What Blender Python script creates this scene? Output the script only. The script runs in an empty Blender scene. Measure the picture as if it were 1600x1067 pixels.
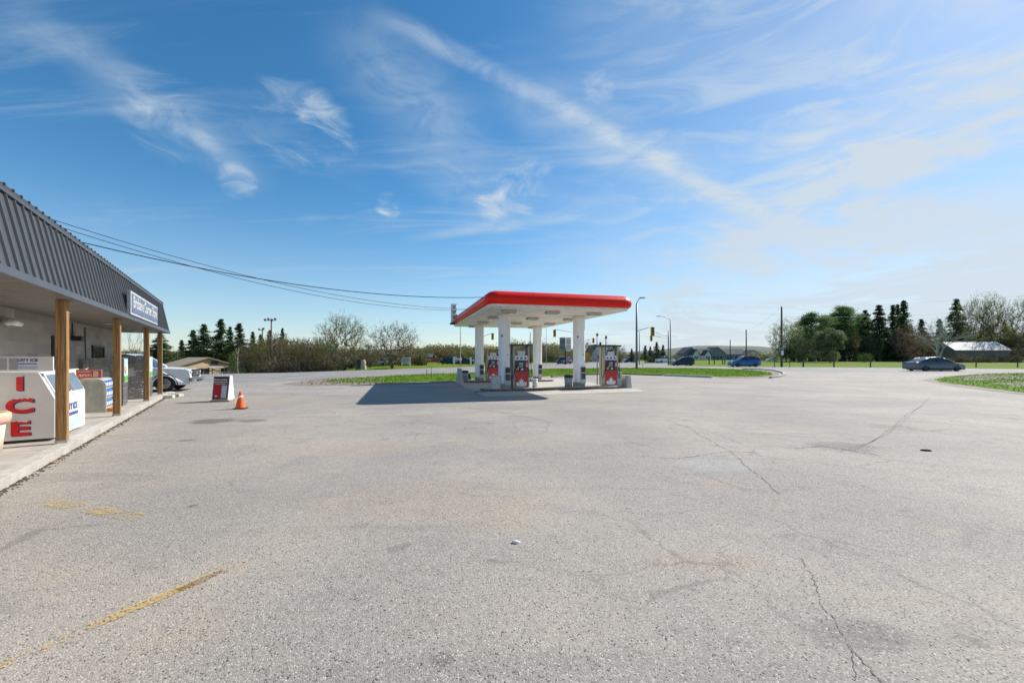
import bpy, bmesh, math, random
import numpy as np
from mathutils import Vector, Matrix
R = math.radians
sc = bpy.context.scene
COL = sc.collection
random.seed(7)
rng = np.random.default_rng(11)

# ------------------------------------------------------------------ camera
H, F, HZ = 1.6, 650.0, 558.0            # eye height, focal length in photo pixels, horizon row
cam = bpy.data.cameras.new("camera"); camo = bpy.data.objects.new("camera", cam); COL.objects.link(camo)
camo.location = (0, 0, H); camo.rotation_euler = (R(90), 0, 0)
cam.sensor_width = 36.0; cam.lens = 36.0 * F / 1600.0
cam.shift_y = (HZ - 533.5) / 1600.0
cam.clip_end = 6000; cam.clip_start = 0.05
sc.camera = camo
# ------------------------------------------------------------------ light
SUN_AZ, SUN_EL = 56.0, 39.0             # degrees clockwise from +Y, degrees up
sun = bpy.data.lights.new("sun", 'SUN'); suno = bpy.data.objects.new("sun", sun); COL.objects.link(suno)
sun.energy = 5.0; sun.angle = R(0.53); sun.color = (1.0, 0.945, 0.86)
sd = Vector((math.sin(R(SUN_AZ)) * math.cos(R(SUN_EL)), math.cos(R(SUN_AZ)) * math.cos(R(SUN_EL)), math.sin(R(SUN_EL))))
suno.rotation_euler = sd.to_track_quat('Z', 'Y').to_euler()
sc.view_settings.view_transform = 'Standard'; sc.view_settings.look = 'None'
sc.view_settings.exposure = 0.38; sc.view_settings.gamma = 1.0

# ------------------------------------------------------------------ node helper
class NT:
    def __init__(s, tree): s.t = tree; s.n = tree.nodes; s.l = tree.links
    def node(s, typ, **kw):
        n = s.n.new(typ)
        for k, v in kw.items():
            if k.startswith('_'): setattr(n, k[1:], v)
            else: s.put(n, k, v)
        return n
    def put(s, n, k, v):
        k = {'i0': 0, 'i1': 1, 'i2': 2}.get(k, k)
        sock = n.inputs[k] if not isinstance(k, str) or k in n.inputs else n.inputs[k.replace('_', ' ')]
        if isinstance(v, bpy.types.NodeSocket): s.l.new(v, sock)
        else: sock.default_value = v
    def math(s, op, a, b=None, c=None, clamp=False):
        n = s.n.new('ShaderNodeMath'); n.operation = op; n.use_clamp = clamp
        for i, v in enumerate((a, b, c)):
            if v is not None: s.put(n, i, v)
        return n.outputs[0]
    def vmath(s, op, a, b=None):
        n = s.n.new('ShaderNodeVectorMath'); n.operation = op
        s.put(n, 0, a)
        if b is not None: s.put(n, 1, b)
        return n.outputs['Value'] if op in ('DOT_PRODUCT', 'LENGTH', 'DISTANCE') else n.outputs['Vector']
    def mix(s, f, a, b, mode='MIX'):
        n = s.n.new('ShaderNodeMix'); n.data_type = 'RGBA'; n.blend_type = mode
        s.put(n, 0, f)
        for i, v in ((6, a), (7, b)):
            if not isinstance(v, bpy.types.NodeSocket) and len(v) == 3: v = (*v, 1)
            s.put(n, i, v)
        return n.outputs[2]
    def noise(s, vec, scale, detail=3, rough=.55, dist=0.0):
        n = s.n.new('ShaderNodeTexNoise'); s.put(n, 'Vector', vec)
        n.inputs['Scale'].default_value = scale; n.inputs['Detail'].default_value = detail
        n.inputs['Roughness'].default_value = rough; n.inputs['Distortion'].default_value = dist
        return n.outputs['Fac']
    def ramp(s, f, a, b, lo=0., hi=1.):
        n = s.n.new('ShaderNodeMapRange'); n.interpolation_type = 'SMOOTHSTEP'
        s.put(n, 0, f)
        for i, v in enumerate((a, b, lo, hi)): n.inputs[i + 1].default_value = v
        return n.outputs[0]
    def mapping(s, vec, loc=(0, 0, 0), rot=(0, 0, 0), scale=(1, 1, 1)):
        n = s.n.new('ShaderNodeMapping'); s.put(n, 'Vector', vec)
        n.inputs['Location'].default_value = loc; n.inputs['Rotation'].default_value = rot; n.inputs['Scale'].default_value = scale
        return n.outputs[0]

def dirpx(px, py):
    return Vector((px - 800, F, HZ - py)).normalized()

# ------------------------------------------------------------------ world: Nishita sky with thin cirrus
W = bpy.data.worlds.new("World"); sc.world = W; W.use_nodes = True
w = NT(W.node_tree); w.n.clear()
sky = w.n.new('ShaderNodeTexSky'); sky.sky_type = 'NISHITA'; sky.sun_disc = False
sky.sun_elevation = R(SUN_EL); sky.sun_rotation = R(SUN_AZ); sky.altitude = 300
sky.air_density = 1.0; sky.dust_density = 0.25; sky.ozone_density = 3.0
hs = w.node('ShaderNodeHueSaturation', Saturation=1.27, Value=1.62, Hue=0.492); w.put(hs, 'Color', sky.outputs[0])
D = w.n.new('ShaderNodeTexCoord').outputs['Generated']
sep = w.n.new('ShaderNodeSeparateXYZ'); w.put(sep, 0, D)
zc = w.math('ADD', w.math('MAXIMUM', sep.outputs[2], 0.0), 0.10)
cmb = w.n.new('ShaderNodeCombineXYZ')
w.put(cmb, 0, w.math('DIVIDE', sep.outputs[0], zc)); w.put(cmb, 1, w.math('DIVIDE', sep.outputs[1], zc))
P = cmb.outputs[0]
streakA = w.noise(w.mapping(P, rot=(0, 0, R(52)), scale=(.5, 2.2, 1)), 1.5, 9, .62, .8)
streakB = w.noise(w.mapping(P, loc=(3, 1, 0), rot=(0, 0, R(20)), scale=(.45, 2.6, 1)), 1.1, 9, .6, .8)
fine = w.noise(w.mapping(D, rot=(0, R(30), R(25)), scale=(3.0, 3.0, 7.0)), 2.6, 9, .62, 1.2)
big = w.noise(P, .55, 4, .5, .3)
# veil thickens to the right of the place
right = w.ramp(w.vmath('DOT_PRODUCT', D, tuple(Vector((.95, .45, .12)).normalized())), .36, .93)
wisp = w.noise(w.mapping(D, loc=(.3, 0, 0), rot=(R(8), R(-22), R(-20)), scale=(1.6, 1.6, 7.5)), 2.2, 10, .60, 1.4)
wisp2 = w.noise(w.mapping(D, loc=(2, 1, 0), rot=(R(0), R(-14), R(-20)), scale=(1.2, 1.2, 5.0)), 1.1, 6, .5, .8)
veil = w.math('MULTIPLY', right, w.math('ADD', w.ramp(wisp2, .36, .66, .30, .74), w.ramp(wisp, .42, .68, 0, .60)))
low = w.math('MULTIPLY', w.ramp(sep.outputs[2], .34, .0), w.math('ADD', .38, w.math('MULTIPLY', right, .30)))
thin = w.math('MULTIPLY', w.ramp(streakA, .50, .82), w.ramp(big, .38, .62, .2, .6))
acc = w.math('ADD', w.math('ADD', w.math('MULTIPLY', veil, .80), low), thin)
def band(a, b, width, soft, amp, lo_px=None, hi_px=None, wob=.05):
    global acc
    da, db = dirpx(*a), dirpx(*b)
    n = da.cross(db).normalized(); mid = (da + db).normalized()
    dist = w.math('ADD', w.vmath('DOT_PRODUCT', D, tuple(n)), w.math('MULTIPLY', w.math('SUBTRACT', streakB, .5), wob))
    m = w.ramp(w.math('ABSOLUTE', dist), width + soft * 1.3, width * .1)
    half = da.dot(mid)
    ends = w.ramp(w.vmath('DOT_PRODUCT', D, tuple(mid)), half - .02, min(.999, half + .05))
    tex = w.ramp(fine, .28, .72, .35, 1.15)
    acc = w.math('ADD', acc, w.math('MULTIPLY', w.math('MULTIPLY', w.math('MULTIPLY', m, ends), tex), amp))
band((590, 20), (1290, 385), .006, .016, .42)
band((760, 130), (1180, 330), .030, .040, .30)
band((560, 60), (790, 340), .035, .07, .34, wob=.16)
band((150, 100), (320, 225), .012, .03, .26, wob=.08)
band((1160, 375), (1500, 330), .012, .03, .45, wob=.05)
band((1180, 320), (1450, 245), .016, .03, .45, wob=.06)
band((1250, 270), (1640, 130), .03, .06, .42, wob=.08)
band((700, 365), (850, 345), .004, .012, .40, wob=.02)
def puff(px, py, rad, amp, sx=1.0):
    global acc
    d = dirpx(px, py)
    wob = w.math('MULTIPLY', w.math('SUBTRACT', fine, .5), rad * rad * 1.6)
    m = w.ramp(w.math('ADD', w.vmath('DOT_PRODUCT', D, tuple(d)), wob), math.cos(rad * 1.25), math.cos(rad * .25))
    acc = w.math('ADD', acc, w.math('MULTIPLY', w.math('MULTIPLY', m, w.ramp(fine, .36, .68)), amp))
for a in ((505, 212, .055, .5), (455, 190, .07, .28), (607, 322, .024, .75), (370, 285, .028, .45), (815, 290, .06, .42),
          (270, 188, .06, .34), (935, 140, .03, .3), (770, 320, .035, .5), (1330, 315, .10, .4)): puff(*a)
acc = w.math('MINIMUM', w.math('MAXIMUM', acc, 0.0), .93)
bright = w.mix(right, (6.2, 7.4, 8.5), (7.2, 8.1, 8.95))
colr = w.mix(acc, hs.outputs[0], bright)
bg = w.node('ShaderNodeBackground', Strength=0.070); w.put(bg, 'Color', colr)
wo = w.n.new('ShaderNodeOutputWorld'); w.l.new(bg.outputs[0], wo.inputs[0])

# ------------------------------------------------------------------ materials
MATS = {}
def mat(name, col=(.5, .5, .5), rough=.6, metal=0., var=.12, vscale=6., bump=0., bscale=40., spec=None, coat=0., island=0., trans=None, dirt=0.):
    if name in MATS: return MATS[name]
    m = bpy.data.materials.new(name); m.use_nodes = True; MATS[name] = m
    t = NT(m.node_tree); b = t.n['Principled BSDF']
    b.inputs['Roughness'].default_value = rough; b.inputs['Metallic'].default_value = metal
    if spec is not None: b.inputs['Specular IOR Level'].default_value = spec
    if coat: b.inputs['Coat Weight'].default_value = coat; b.inputs['Coat Roughness'].default_value = .06
    obc = t.n.new('ShaderNodeTexCoord').outputs['Object']
    n = t.noise(obc, vscale, 5, .6)
    c = t.mix(t.ramp(n, .3, .7), tuple(max(0, x * (1 - var)) for x in col), tuple(min(1, x * (1 + var)) for x in col))
    if dirt:
        n2 = t.noise(t.mapping(obc, scale=(1, 1, .35)), 3.1, 7, .7)
        c = t.mix(t.math('MULTIPLY', t.ramp(n2, .48, .78), dirt), c, (.16, .13, .10))
    if island:
        g = t.n.new('ShaderNodeNewGeometry')
        r = g.outputs['Random Per Island']
        c = t.mix(r, t.mix(1.0, c, (1 - island,) * 3, 'MULTIPLY'), t.mix(1.0, c, (1 + island,) * 3, 'MULTIPLY'))
    t.put(b, 'Base Color', c)
    if bump:
        bn = t.node('ShaderNodeBump', Strength=bump, Distance=.02); t.put(bn, 'Height', t.noise(obc, bscale, 4, .6)); t.put(b, 'Normal', bn.outputs[0])
    return m

def leafmat(name, c0, c1, rough=.75, trans=.38):
    if name in MATS: return MATS[name]
    m = bpy.data.materials.new(name); m.use_nodes = True; MATS[name] = m
    t = NT(m.node_tree); b = t.n['Principled BSDF']
    g = t.n.new('ShaderNodeNewGeometry'); obc = t.n.new('ShaderNodeTexCoord').outputs['Object']
    cl = t.ramp(t.noise(obc, .9, 3), .35, .65)
    f = t.math('ADD', t.math('MULTIPLY', g.outputs['Random Per Island'], .6), t.math('MULTIPLY', cl, .4))
    c = t.mix(f, c0, c1); t.put(b, 'Base Color', c); b.inputs['Roughness'].default_value = rough
    b.inputs['Specular IOR Level'].default_value = .2
    tr = t.n.new('ShaderNodeBsdfTranslucent'); t.put(tr, 'Color', c)
    ms = t.n.new('ShaderNodeMixShader'); ms.inputs[0].default_value = trans
    t.l.new(b.outputs[0], ms.inputs[1]); t.l.new(tr.outputs[0], ms.inputs[2])
    t.l.new(ms.outputs[0], t.n['Material Output'].inputs[0])
    return m

# ------------------------------------------------------------------ mesh builder
class MB:
    def __init__(s): s.v = []; s.f = []; s.m = []; s.mats = []; s.sm = []
    def mi(s, m):
        if m not in s.mats: s.mats.append(m)
        return s.mats.index(m)
    def add(s, vs, fs, m, smooth=False):
        o = len(s.v); s.v += [tuple(v) for v in vs]; k = s.mi(m)
        for f in fs: s.f.append([i + o for i in f]); s.m.append(k); s.sm.append(smooth)
        return s
    def box(s, c, size, m, rz=0, M=None, bev=0):
        hx, hy, hz = size[0] / 2, size[1] / 2, size[2] / 2
        if bev:
            b = bmesh.new(); bmesh.ops.create_cube(b, size=1)
            for v in b.verts: v.co = Vector((v.co.x * size[0], v.co.y * size[1], v.co.z * size[2]))
            bmesh.ops.bevel(b, geom=b.edges[:], offset=bev, segments=2, affect='EDGES', profile=.6)
            b.verts.index_update(); vs = [v.co.copy() for v in b.verts]; fs = [[v.index for v in f.verts] for f in b.faces]; b.free()
        else:
            vs = [Vector((x, y, z)) for x in (-hx, hx) for y in (-hy, hy) for z in (-hz, hz)]
            fs = [(0, 1, 3, 2), (4, 6, 7, 5), (0, 4, 5, 1), (2, 3, 7, 6), (0, 2, 6, 4), (1, 5, 7, 3)]
        T = Matrix.Rotation(rz, 3, 'Z') if M is None else M
        vs = [T @ v + Vector(c) for v in vs]
        return s.add(vs, fs, m, False)
    def tube(s, p0, p1, r0, m, r1=None, n=10, smooth=True, cap=True):
        return s.path([p0, p1], [r0, r0 if r1 is None else r1], m, n, smooth, cap)
    def path(s, pts, rs, m, n=8, smooth=True, cap=True):
        pts = [Vector(p) for p in pts]
        if not isinstance(rs, (list, tuple)): rs = [rs] * len(pts)
        vs = []; up = None
        for i, p in enumerate(pts):
            d = (pts[min(i + 1, len(pts) - 1)] - pts[max(i - 1, 0)]).normalized()
            if up is None: up = d.orthogonal().normalized()
            up = (up - d * up.dot(d)).normalized(); q = d.cross(up)
            for k in range(n):
                a = 2 * math.pi * k / n; vs.append(p + (up * math.cos(a) + q * math.sin(a)) * rs[i])
        fs = [(i * n + k, i * n + (k + 1) % n, (i + 1) * n + (k + 1) % n, (i + 1) * n + k) for i in range(len(pts) - 1) for k in range(n)]
        if cap: fs += [list(range(n))[::-1], [len(vs) - n + k for k in range(n)]]
        return s.add(vs, fs, m, smooth)
    def lathe(s, prof, m, c=(0, 0, 0), n=20, axis='Z', smooth=True):
        vs = []
        for (r, z) in prof:
            for k in range(n):
                a = 2 * math.pi * k / n; x, y = r * math.cos(a), r * math.sin(a)
                v = {'Z': (x, y, z), 'Y': (x, z, y), 'X': (z, x, y)}[axis]; vs.append(Vector(v) + Vector(c))
        fs = [(i * n + k, i * n + (k + 1) % n, (i + 1) * n + (k + 1) % n, (i + 1) * n + k) for i in range(len(prof) - 1) for k in range(n)]
        fs += [list(range(n))[::-1], [len(vs) - n + k for k in range(n)]]
        return s.add(vs, fs, m, smooth)
    def prism(s, poly, z0, z1, m, M=None, top=None, side=None):
        """poly: 2-D points; extruded from z0 to z1; M (4x4) places it"""
        n = len(poly); M = M or Matrix.Identity(4)
        vs = [M @ Vector((x, y, z0)) for x, y in poly] + [M @ Vector((x, y, z1)) for x, y in poly]
        s.add(vs, [list(range(n))[::-1]], m); 
        o = len(s.v) - 2 * n
        k = s.mi(top or m); s.f.append([o + n + i for i in range(n)]); s.m.append(k); s.sm.append(False)
        k = s.mi(side or m)
        for i in range(n):
            j = (i + 1) % n; s.f.append([o + i, o + j, o + n + j, o + n + i]); s.m.append(k); s.sm.append(False)
        return s
    def poly(s, pts, m): return s.add(pts, [list(range(len(pts)))], m)
    def build(s, name, parent=None, loc=None, rz=None, bevel=0, fix=True):
        me = bpy.data.meshes.new(name); me.from_pydata(s.v, [], s.f)
        for m in s.mats: me.materials.append(m)
        me.polygons.foreach_set('material_index', s.m); me.polygons.foreach_set('use_smooth', s.sm)
        if fix or bevel:
            b = bmesh.new(); b.from_mesh(me)
            if fix: bmesh.ops.recalc_face_normals(b, faces=b.faces)
            if bevel:
                ed = [e for e in b.edges if len(e.link_faces) == 2 and e.calc_face_angle(0) > .6]
                bmesh.ops.bevel(b, geom=ed, offset=bevel, segments=2, affect='EDGES', profile=.6, clamp_overlap=True)
            b.to_mesh(me); b.free()
        me.update()
        o = bpy.data.objects.new(name, me); COL.objects.link(o)
        if parent: o.parent = parent
        if loc is not None: o.location = loc
        if rz is not None: o.rotation_euler = (0, 0, rz)
        return o

def npmesh(name, V, T, mi, mats, parent=None, smooth=False):
    me = bpy.data.meshes.new(name)
    V = np.asarray(V, dtype=np.float32); T = np.asarray(T, dtype=np.int32)
    k = T.shape[1]
    me.vertices.add(len(V)); me.vertices.foreach_set('co', V.ravel())
    me.loops.add(T.size); me.loops.foreach_set('vertex_index', T.ravel())
    me.polygons.add(len(T)); me.polygons.foreach_set('loop_start', np.arange(len(T), dtype=np.int32) * k)
    for m in mats: me.materials.append(m)
    me.polygons.foreach_set('material_index', np.asarray(mi, dtype=np.int32))
    me.polygons.foreach_set('use_smooth', np.full(len(T), smooth))
    me.update(calc_edges=True)
    o = bpy.data.objects.new(name, me); COL.objects.link(o)
    if parent: o.parent = parent
    return o

def tag(o, label=None, cat=None, group=None, kind=None):
    if label: o['label'] = label
    if cat: o['category'] = cat
    if group: o['group'] = group
    if kind: o['kind'] = kind
    return o
def empty(name, loc, rz=0, label=None, cat=None, group=None):
    o = bpy.data.objects.new(name, None); COL.objects.link(o); o.empty_display_size = .2
    o.location = loc; o.rotation_euler = (0, 0, rz); return tag(o, label, cat, group)
def kids(o): return [c for c in COL.objects if c.parent == o]
def copy_tree(o, parent=None):
    ch = kids(o)
    c = o.copy(); COL.objects.link(c); c.parent = parent
    for k in ch: copy_tree(k, c)
    return c
def G(px, py, z=0.0):
    Y = F * (H - z) / (py - HZ); return Vector(((px - 800) * Y / F, Y, z))
def at(px, Y, z=0.0): return Vector(((px - 800) * Y / F, Y, z))
def zat(py, Y): return H + (HZ - py) * Y / F
def text(name, s, size, m, parent, loc, rot, ext=.002, offset=0.0, sx=1.0, align='CENTER', shear=0.0, spacing=1.0):
    c = bpy.data.curves.new(name, 'FONT'); c.body = s; c.size = size; c.extrude = ext; c.offset = offset
    c.align_x = align; c.align_y = 'CENTER'; c.shear = shear; c.space_character = spacing
    c.resolution_u = 4
    tmp = bpy.data.objects.new(name + '_t', c); COL.objects.link(tmp)
    bpy.context.view_layer.update()
    me = bpy.data.meshes.new_from_object(tmp.evaluated_get(bpy.context.evaluated_depsgraph_get()))
    bpy.data.objects.remove(tmp); bpy.data.curves.remove(c)
    me.materials.clear(); me.materials.append(m)
    o = bpy.data.objects.new(name, me); COL.objects.link(o); o.parent = parent
    o.location = loc; o.rotation_euler = rot; o.scale = (sx, 1, 1)
    return o

# common materials
M_white = mat('white_paint', (.78, .78, .76), .45, dirt=.12)
M_offw = mat('soffit_white', (.78, .76, .70), .6, dirt=.10)
M_dark = mat('black_plastic', (.02, .02, .022), .45)
M_steel = mat('galvanised_steel', (.42, .44, .46), .4, .6)
M_greysteel = mat('grey_pole', (.20, .21, .22), .5, .3)
M_rubber = mat('rubber', (.022, .022, .023), .8)
M_conc = mat('concrete', (.40, .37, .33), .9, var=.14, vscale=2.5, bump=.3, bscale=60, dirt=.25)
M_glass = mat('dark_glass', (.025, .03, .035), .06, spec=.8)
M_red = mat('gloss_red', (.80, .014, .004), .40, coat=.05, var=.05, spec=.22)
M_navy = mat('navy_print', (.03, .06, .2), .5)
M_yel = mat('signal_yellow', (.75, .42, .03), .5)
# ------------------------------------------------------------------ ground materials
def asphalt_mat(name, tint=(1, 1, 1), stains=(), coarse=1.0):
    m = bpy.data.materials.new(name); m.use_nodes = True
    t = NT(m.node_tree); b = t.n['Principled BSDF']
    o = t.n.new('ShaderNodeTexCoord').outputs['Object']
    v = t.node('ShaderNodeTexVoronoi', Scale=120.0 * coarse); t.put(v, 'Vector', o)
    st = t.n.new('ShaderNodeSeparateColor'); t.put(st, 0, v.outputs['Color'])
    base = t.mix(t.ramp(t.noise(o, .32, 6, .62), .36, .66), (.295, .270, .243), (.395, .350, .300))
    base = t.mix(t.ramp(t.noise(o, 1.3, 6, .65), .48, .70, 0, .6), base, (.235, .226, .218))
    base = t.mix(t.ramp(t.noise(t.mapping(o, loc=(9, 4, 0)), .8, 5, .6), .55, .75, 0, .55), base, (.42, .34, .255))
    base = t.mix(t.ramp(t.noise(t.mapping(o, rot=(0, 0, .2), scale=(.25, 1.6, 1)), .5, 5, .6), .58, .8, 0, .35), base, (.20, .195, .19))
    for (x, y, rx, ry, a, c, wob) in stains:
        q = t.vmath('LENGTH', t.vmath('ADD', t.mapping(o, loc=(-x / rx, -y / ry, 0), scale=(1 / rx, 1 / ry, 1)), (0, 0, 0)))
        q = t.math('ADD', q, t.math('MULTIPLY', t.math('SUBTRACT', t.noise(o, wob, 6, .7), .5), 1.5))
        base = t.mix(t.ramp(q, 1.05, .55, 0, a), base, c)
    sp = t.ramp(st.outputs[0], 0, 1, .79, 1.19)
    base = t.mix(1.0, base, t.node('ShaderNodeCombineXYZ', i0=sp, i1=sp, i2=sp).outputs[0], 'MULTIPLY')
    base = t.mix(t.math('GREATER_THAN', st.outputs[1], .955), base, (.075, .07, .065))
    base = t.mix(t.math('GREATER_THAN', st.outputs[2], .95), base, (.50, .47, .42))
    base = t.mix(t.math('MULTIPLY', t.ramp(t.noise(o, 26, 3, .6), .60, .72), .5), base, (.10, .095, .09))
    base = t.mix(t.ramp(t.noise(t.mapping(o, loc=(5, 17, 0)), 2.6, 3, .55), .665, .73, 0, .40), base, (.13, .12, .11))
    base = t.mix(t.ramp(t.noise(t.mapping(o, loc=(2, 3, 0), rot=(0, 0, R(-40)), scale=(.12, 1.9, 1)), 1.1, 4, .6), .60, .74, 0, .30), base, (.17, .16, .15))
    wv = t.vmath('ADD', o, t.vmath('MULTIPLY', t.node('ShaderNodeTexNoise', Vector=o, Scale=.9, Detail=6.0, Roughness=.7).outputs['Color'], (.9, .9, 0)))
    vc = t.n.new('ShaderNodeTexVoronoi'); vc.feature = 'DISTANCE_TO_EDGE'; t.put(vc, 'Vector', wv); vc.inputs['Scale'].default_value = .75
    gate = t.ramp(t.noise(t.mapping(o, loc=(31, 7, 0)), .16, 4, .6), .50, .60)
    base = t.mix(t.math('MULTIPLY', t.math('MULTIPLY', t.ramp(vc.outputs['Distance'], .016, .004), gate), .42), base, (.13, .12, .11))
    base = t.mix(1.0, base, tint, 'MULTIPLY')
    t.put(b, 'Base Color', base); b.inputs['Roughness'].default_value = .85; b.inputs['Specular IOR Level'].default_value = .35
    hgt = t.math('ADD', t.math('MULTIPLY', v.outputs['Distance'], -1.0), t.math('MULTIPLY', t.noise(o, 30, 4, .6), .6))
    bn = t.node('ShaderNodeBump', Strength=.42, Distance=.008); t.put(bn, 'Height', hgt); t.put(b, 'Normal', bn.outputs[0])
    return m
def sp(px, py, w, h, a, c, wob=2.0):
    g = G(px, py); g2 = G(px, py + h); g3 = G(px, py - h)
    return (g.x, g.y, max(.05, w * g.y / F), max(.05, (g3.y - g2.y) / 2), a, c, wob)
STAINS = [
    sp(330, 658, 40, 5, .75, (.085, .08, .075)), sp(392, 657, 30, 3, .65, (.10, .09, .08)), sp(290, 688, 14, 2, .6, (.10, .09, .085), 4),
    sp(1320, 698, 60, 10, .55, (.15, .14, .13), 3), sp(1400, 668, 45, 7, .45, (.20, .17, .14), 3),
    sp(1120, 725, 75, 12, .75, (.34, .335, .33), 1.5), sp(1100, 878, 110, 22, .35, (.34, .25, .18), 2),
    sp(1340, 990, 90, 34, .45, (.16, .155, .15), 2), sp(690, 1030, 26, 15, .5, (.13, .10, .085), 5),
    sp(700, 668, 40, 4, .5, (.36, .31, .25), 3), sp(1445, 704, 6, 1.5, .9, (.03, .03, .03), 6), sp(300, 790, 8, 3, .7, (.12, .11, .10), 8),
    sp(560, 700, 120, 8, .35, (.38, .30, .21), 1), sp(565, 820, 18, 6, .35, (.20, .18, .15), 6), sp(110, 745, 150, 9, .25, (.17, .16, .155), 2),
    sp(420, 626, 140, 5, .5, (.36, .29, .21), 1), sp(700, 780, 220, 40, .3, (.37, .30, .22), .7),
    sp(850, 1060, 500, 60, .25, (.19, .185, .18), .8), sp(1250, 630, 200, 9, .35, (.20, .20, .205), .6),
]
A_lot = asphalt_mat('lot_asphalt', (1, 1, 1), STAINS)
A_road = asphalt_mat('road_asphalt', (.80, .83, .89), (), 1.0)

def grass_ground(name, g0, g1, brown=(.20, .15, .08), amt=.5):
    m = bpy.data.materials.new(name); m.use_nodes = True
    t = NT(m.node_tree); b = t.n['Principled BSDF']; o = t.n.new('ShaderNodeTexCoord').outputs['Object']
    c = t.mix(t.noise(o, 9, 5, .65), g0, g1)
    c = t.mix(t.ramp(t.noise(o, .35, 6, .65), .50, .68, 0, amt), c, brown)
    t.put(b, 'Base Color', c); b.inputs['Roughness'].default_value = .95; b.inputs['Specular IOR Level'].default_value = .1
    return m
GM_field = grass_ground('field_grass', (.07, .125, .006), (.165, .23, .014), (.22, .21, .05), .45)
GM_strip = grass_ground('strip_grass', (.06, .125, .005), (.14, .24, .014), (.16, .19, .03), .35)
M_blade = leafmat('grass_blades', (.065, .145, .004), (.19, .33, .018), .7, .35)
M_dirt = mat('gravel_dirt', (.24, .19, .145), .95, var=.35, vscale=3, bump=.6, bscale=30)

# ------------------------------------------------------------------ terrain: one sheet to the horizon, dipping behind the road on the left
def terr(x, y):
    def s(v): v = max(0., min(1., v)); return v * v * (3 - 2 * v)
    def e(v): v = max(0., min(1., v)); return 1 - (1 - v) ** 2
    d = -2.75 * e((y - 40) / 50) * s((-x - .30 * y) / (.26 * y + .001)) if y > 0 else 0
    return d - .03
def terrain():
    xs = sorted(set([-3000, -1500, -800, -500, -350] + list(range(-260, 261, 8)) + [350, 500, 800, 1500, 3000]))
    ys = sorted(set([-200, -60, 0, 20] + list(range(28, 180, 6)) + [200, 230, 270, 330, 420, 600, 900, 1500, 3500]))
    vs = [(x, y, terr(x, y)) for y in ys for x in xs]; n = len(xs)
    fs = [(j * n + i, j * n + i + 1, (j + 1) * n + i + 1, (j + 1) * n + i) for j in range(len(ys) - 1) for i in range(n - 1)]
    o = MB().add(vs, fs, GM_field, True).build('ground'); tag(o, kind='structure')
terrain()
def sheet(name, pts, m, z, px=True):
    v = [(*(G(*p) if px else Vector((*p, 0))).xy, z) for p in pts]
    o = MB().poly(v, m).build(name); tag(o, kind='structure'); return o
far_edge = [(-500, 596), (-100, 592), (240, 586.5), (330, 584.5), (440, 582.5), (520, 580), (600, 577.5), (660, 575.5), (740, 573), (800, 570), (845, 567.6), (900, 566), (1000, 565.2),
            (1040, 565.2), (1046, 571.2), (1100, 572.4), (1200, 573.3), (1400, 574.6), (1600, 576.6), (2400, 582), (3200, 590)]
lot = [tuple(G(*p).xy) for p in far_edge] + [(46, -14), (-46, -14)]
o = MB().poly([(x, y, 0.0) for x, y in lot], A_lot).build('lot_asphalt'); tag(o, kind='structure')
near_edge = [(3200, 600), (2400, 592), (1600, 584.5), (1300, 581), (1215, 579.2), (1180, 578), (1000, 575), (860, 577.5), (740, 583), (620, 588), (560, 591), (480, 594.5), (240, 598), (-100, 606), (-500, 612)]
sheet('road', far_edge + near_edge, A_road, .005)

# grass between the lot and the road
def inside(p, poly):
    c = False; j = len(poly) - 1
    for i in range(len(poly)):
        a, b = poly[i], poly[j]
        if (a[1] > p[1]) != (b[1] > p[1]) and p[0] < (b[0] - a[0]) * (p[1] - a[1]) / (b[1] - a[1]) + a[0]: c = not c
        j = i
    return c
def resample(pts, step, jit, seed):
    r = random.Random(seed); out = []
    for i in range(len(pts)):
        a, b = Vector(pts[i]), Vector(pts[(i + 1) % len(pts)]); n = max(1, int((b - a).length / step))
        for k in range(n): q = a.lerp(b, k / n); out.append((q.x + r.uniform(-jit, jit), q.y + r.uniform(-jit, jit)))
    return out
def grass_area(name, pxpoly, n, hgt, seed, z=.02, kind='structure'):
    poly = [tuple(G(*p).xy) for p in pxpoly]; rp = resample(poly, .5, .10, seed)
    cx = sum(p[0] for p in poly) / len(poly); cy = sum(p[1] for p in poly) / len(poly)
    v = [(x, y, z) for x, y in rp]
    o = MB().poly(v, GM_strip).build(name); tag(o, kind='structure')
    r = np.random.default_rng(seed); xs = [p[0] for p in poly]; ys = [p[1] for p in poly]
    V = []; cnt = 0
    while cnt < n:
        x = r.uniform(min(xs), max(xs)); y = r.uniform(min(ys), max(ys))
        if not inside((x, y), poly): continue
        if (math.sin(x * 1.3) + math.sin(y * 2.1 + x) + r.uniform(-1, 1)) < -1.3: cnt += 1; continue
        a = r.uniform(0, 6.28); h = hgt * r.uniform(.35, 1.15); wd = .012 + .02 * r.random(); l = r.uniform(-.05, .05, 2)
        V += [(x - math.cos(a) * wd, y - math.sin(a) * wd, z), (x + math.cos(a) * wd, y + math.sin(a) * wd, z), (x + l[0], y + l[1], z + h)]; cnt += 1
    T = np.arange(len(V)).reshape(-1, 3)
    g = npmesh('grass', V, T, np.zeros(len(T)), [M_blade]); return g
strip_px = [(503, 596.2), (530, 592.5), (560, 590.3), (600, 587.8), (660, 585), (740, 582.2), (800, 578.5), (860, 576.2), (1000, 574.9), (1090, 575.5), (1150, 577), (1188, 579.6), (1205, 583), (1206, 586),
            (1190, 588.2), (1130, 589), (1090, 588), (1036, 585.8), (980, 583.6), (900, 584.5), (860, 587.5), (800, 591), (740, 593.5), (690, 595.2), (640, 597), (600, 598.2), (560, 598.2), (520, 598)]
g1 = grass_area('grass_verge', strip_px, 26000, .12, 3)
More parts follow.
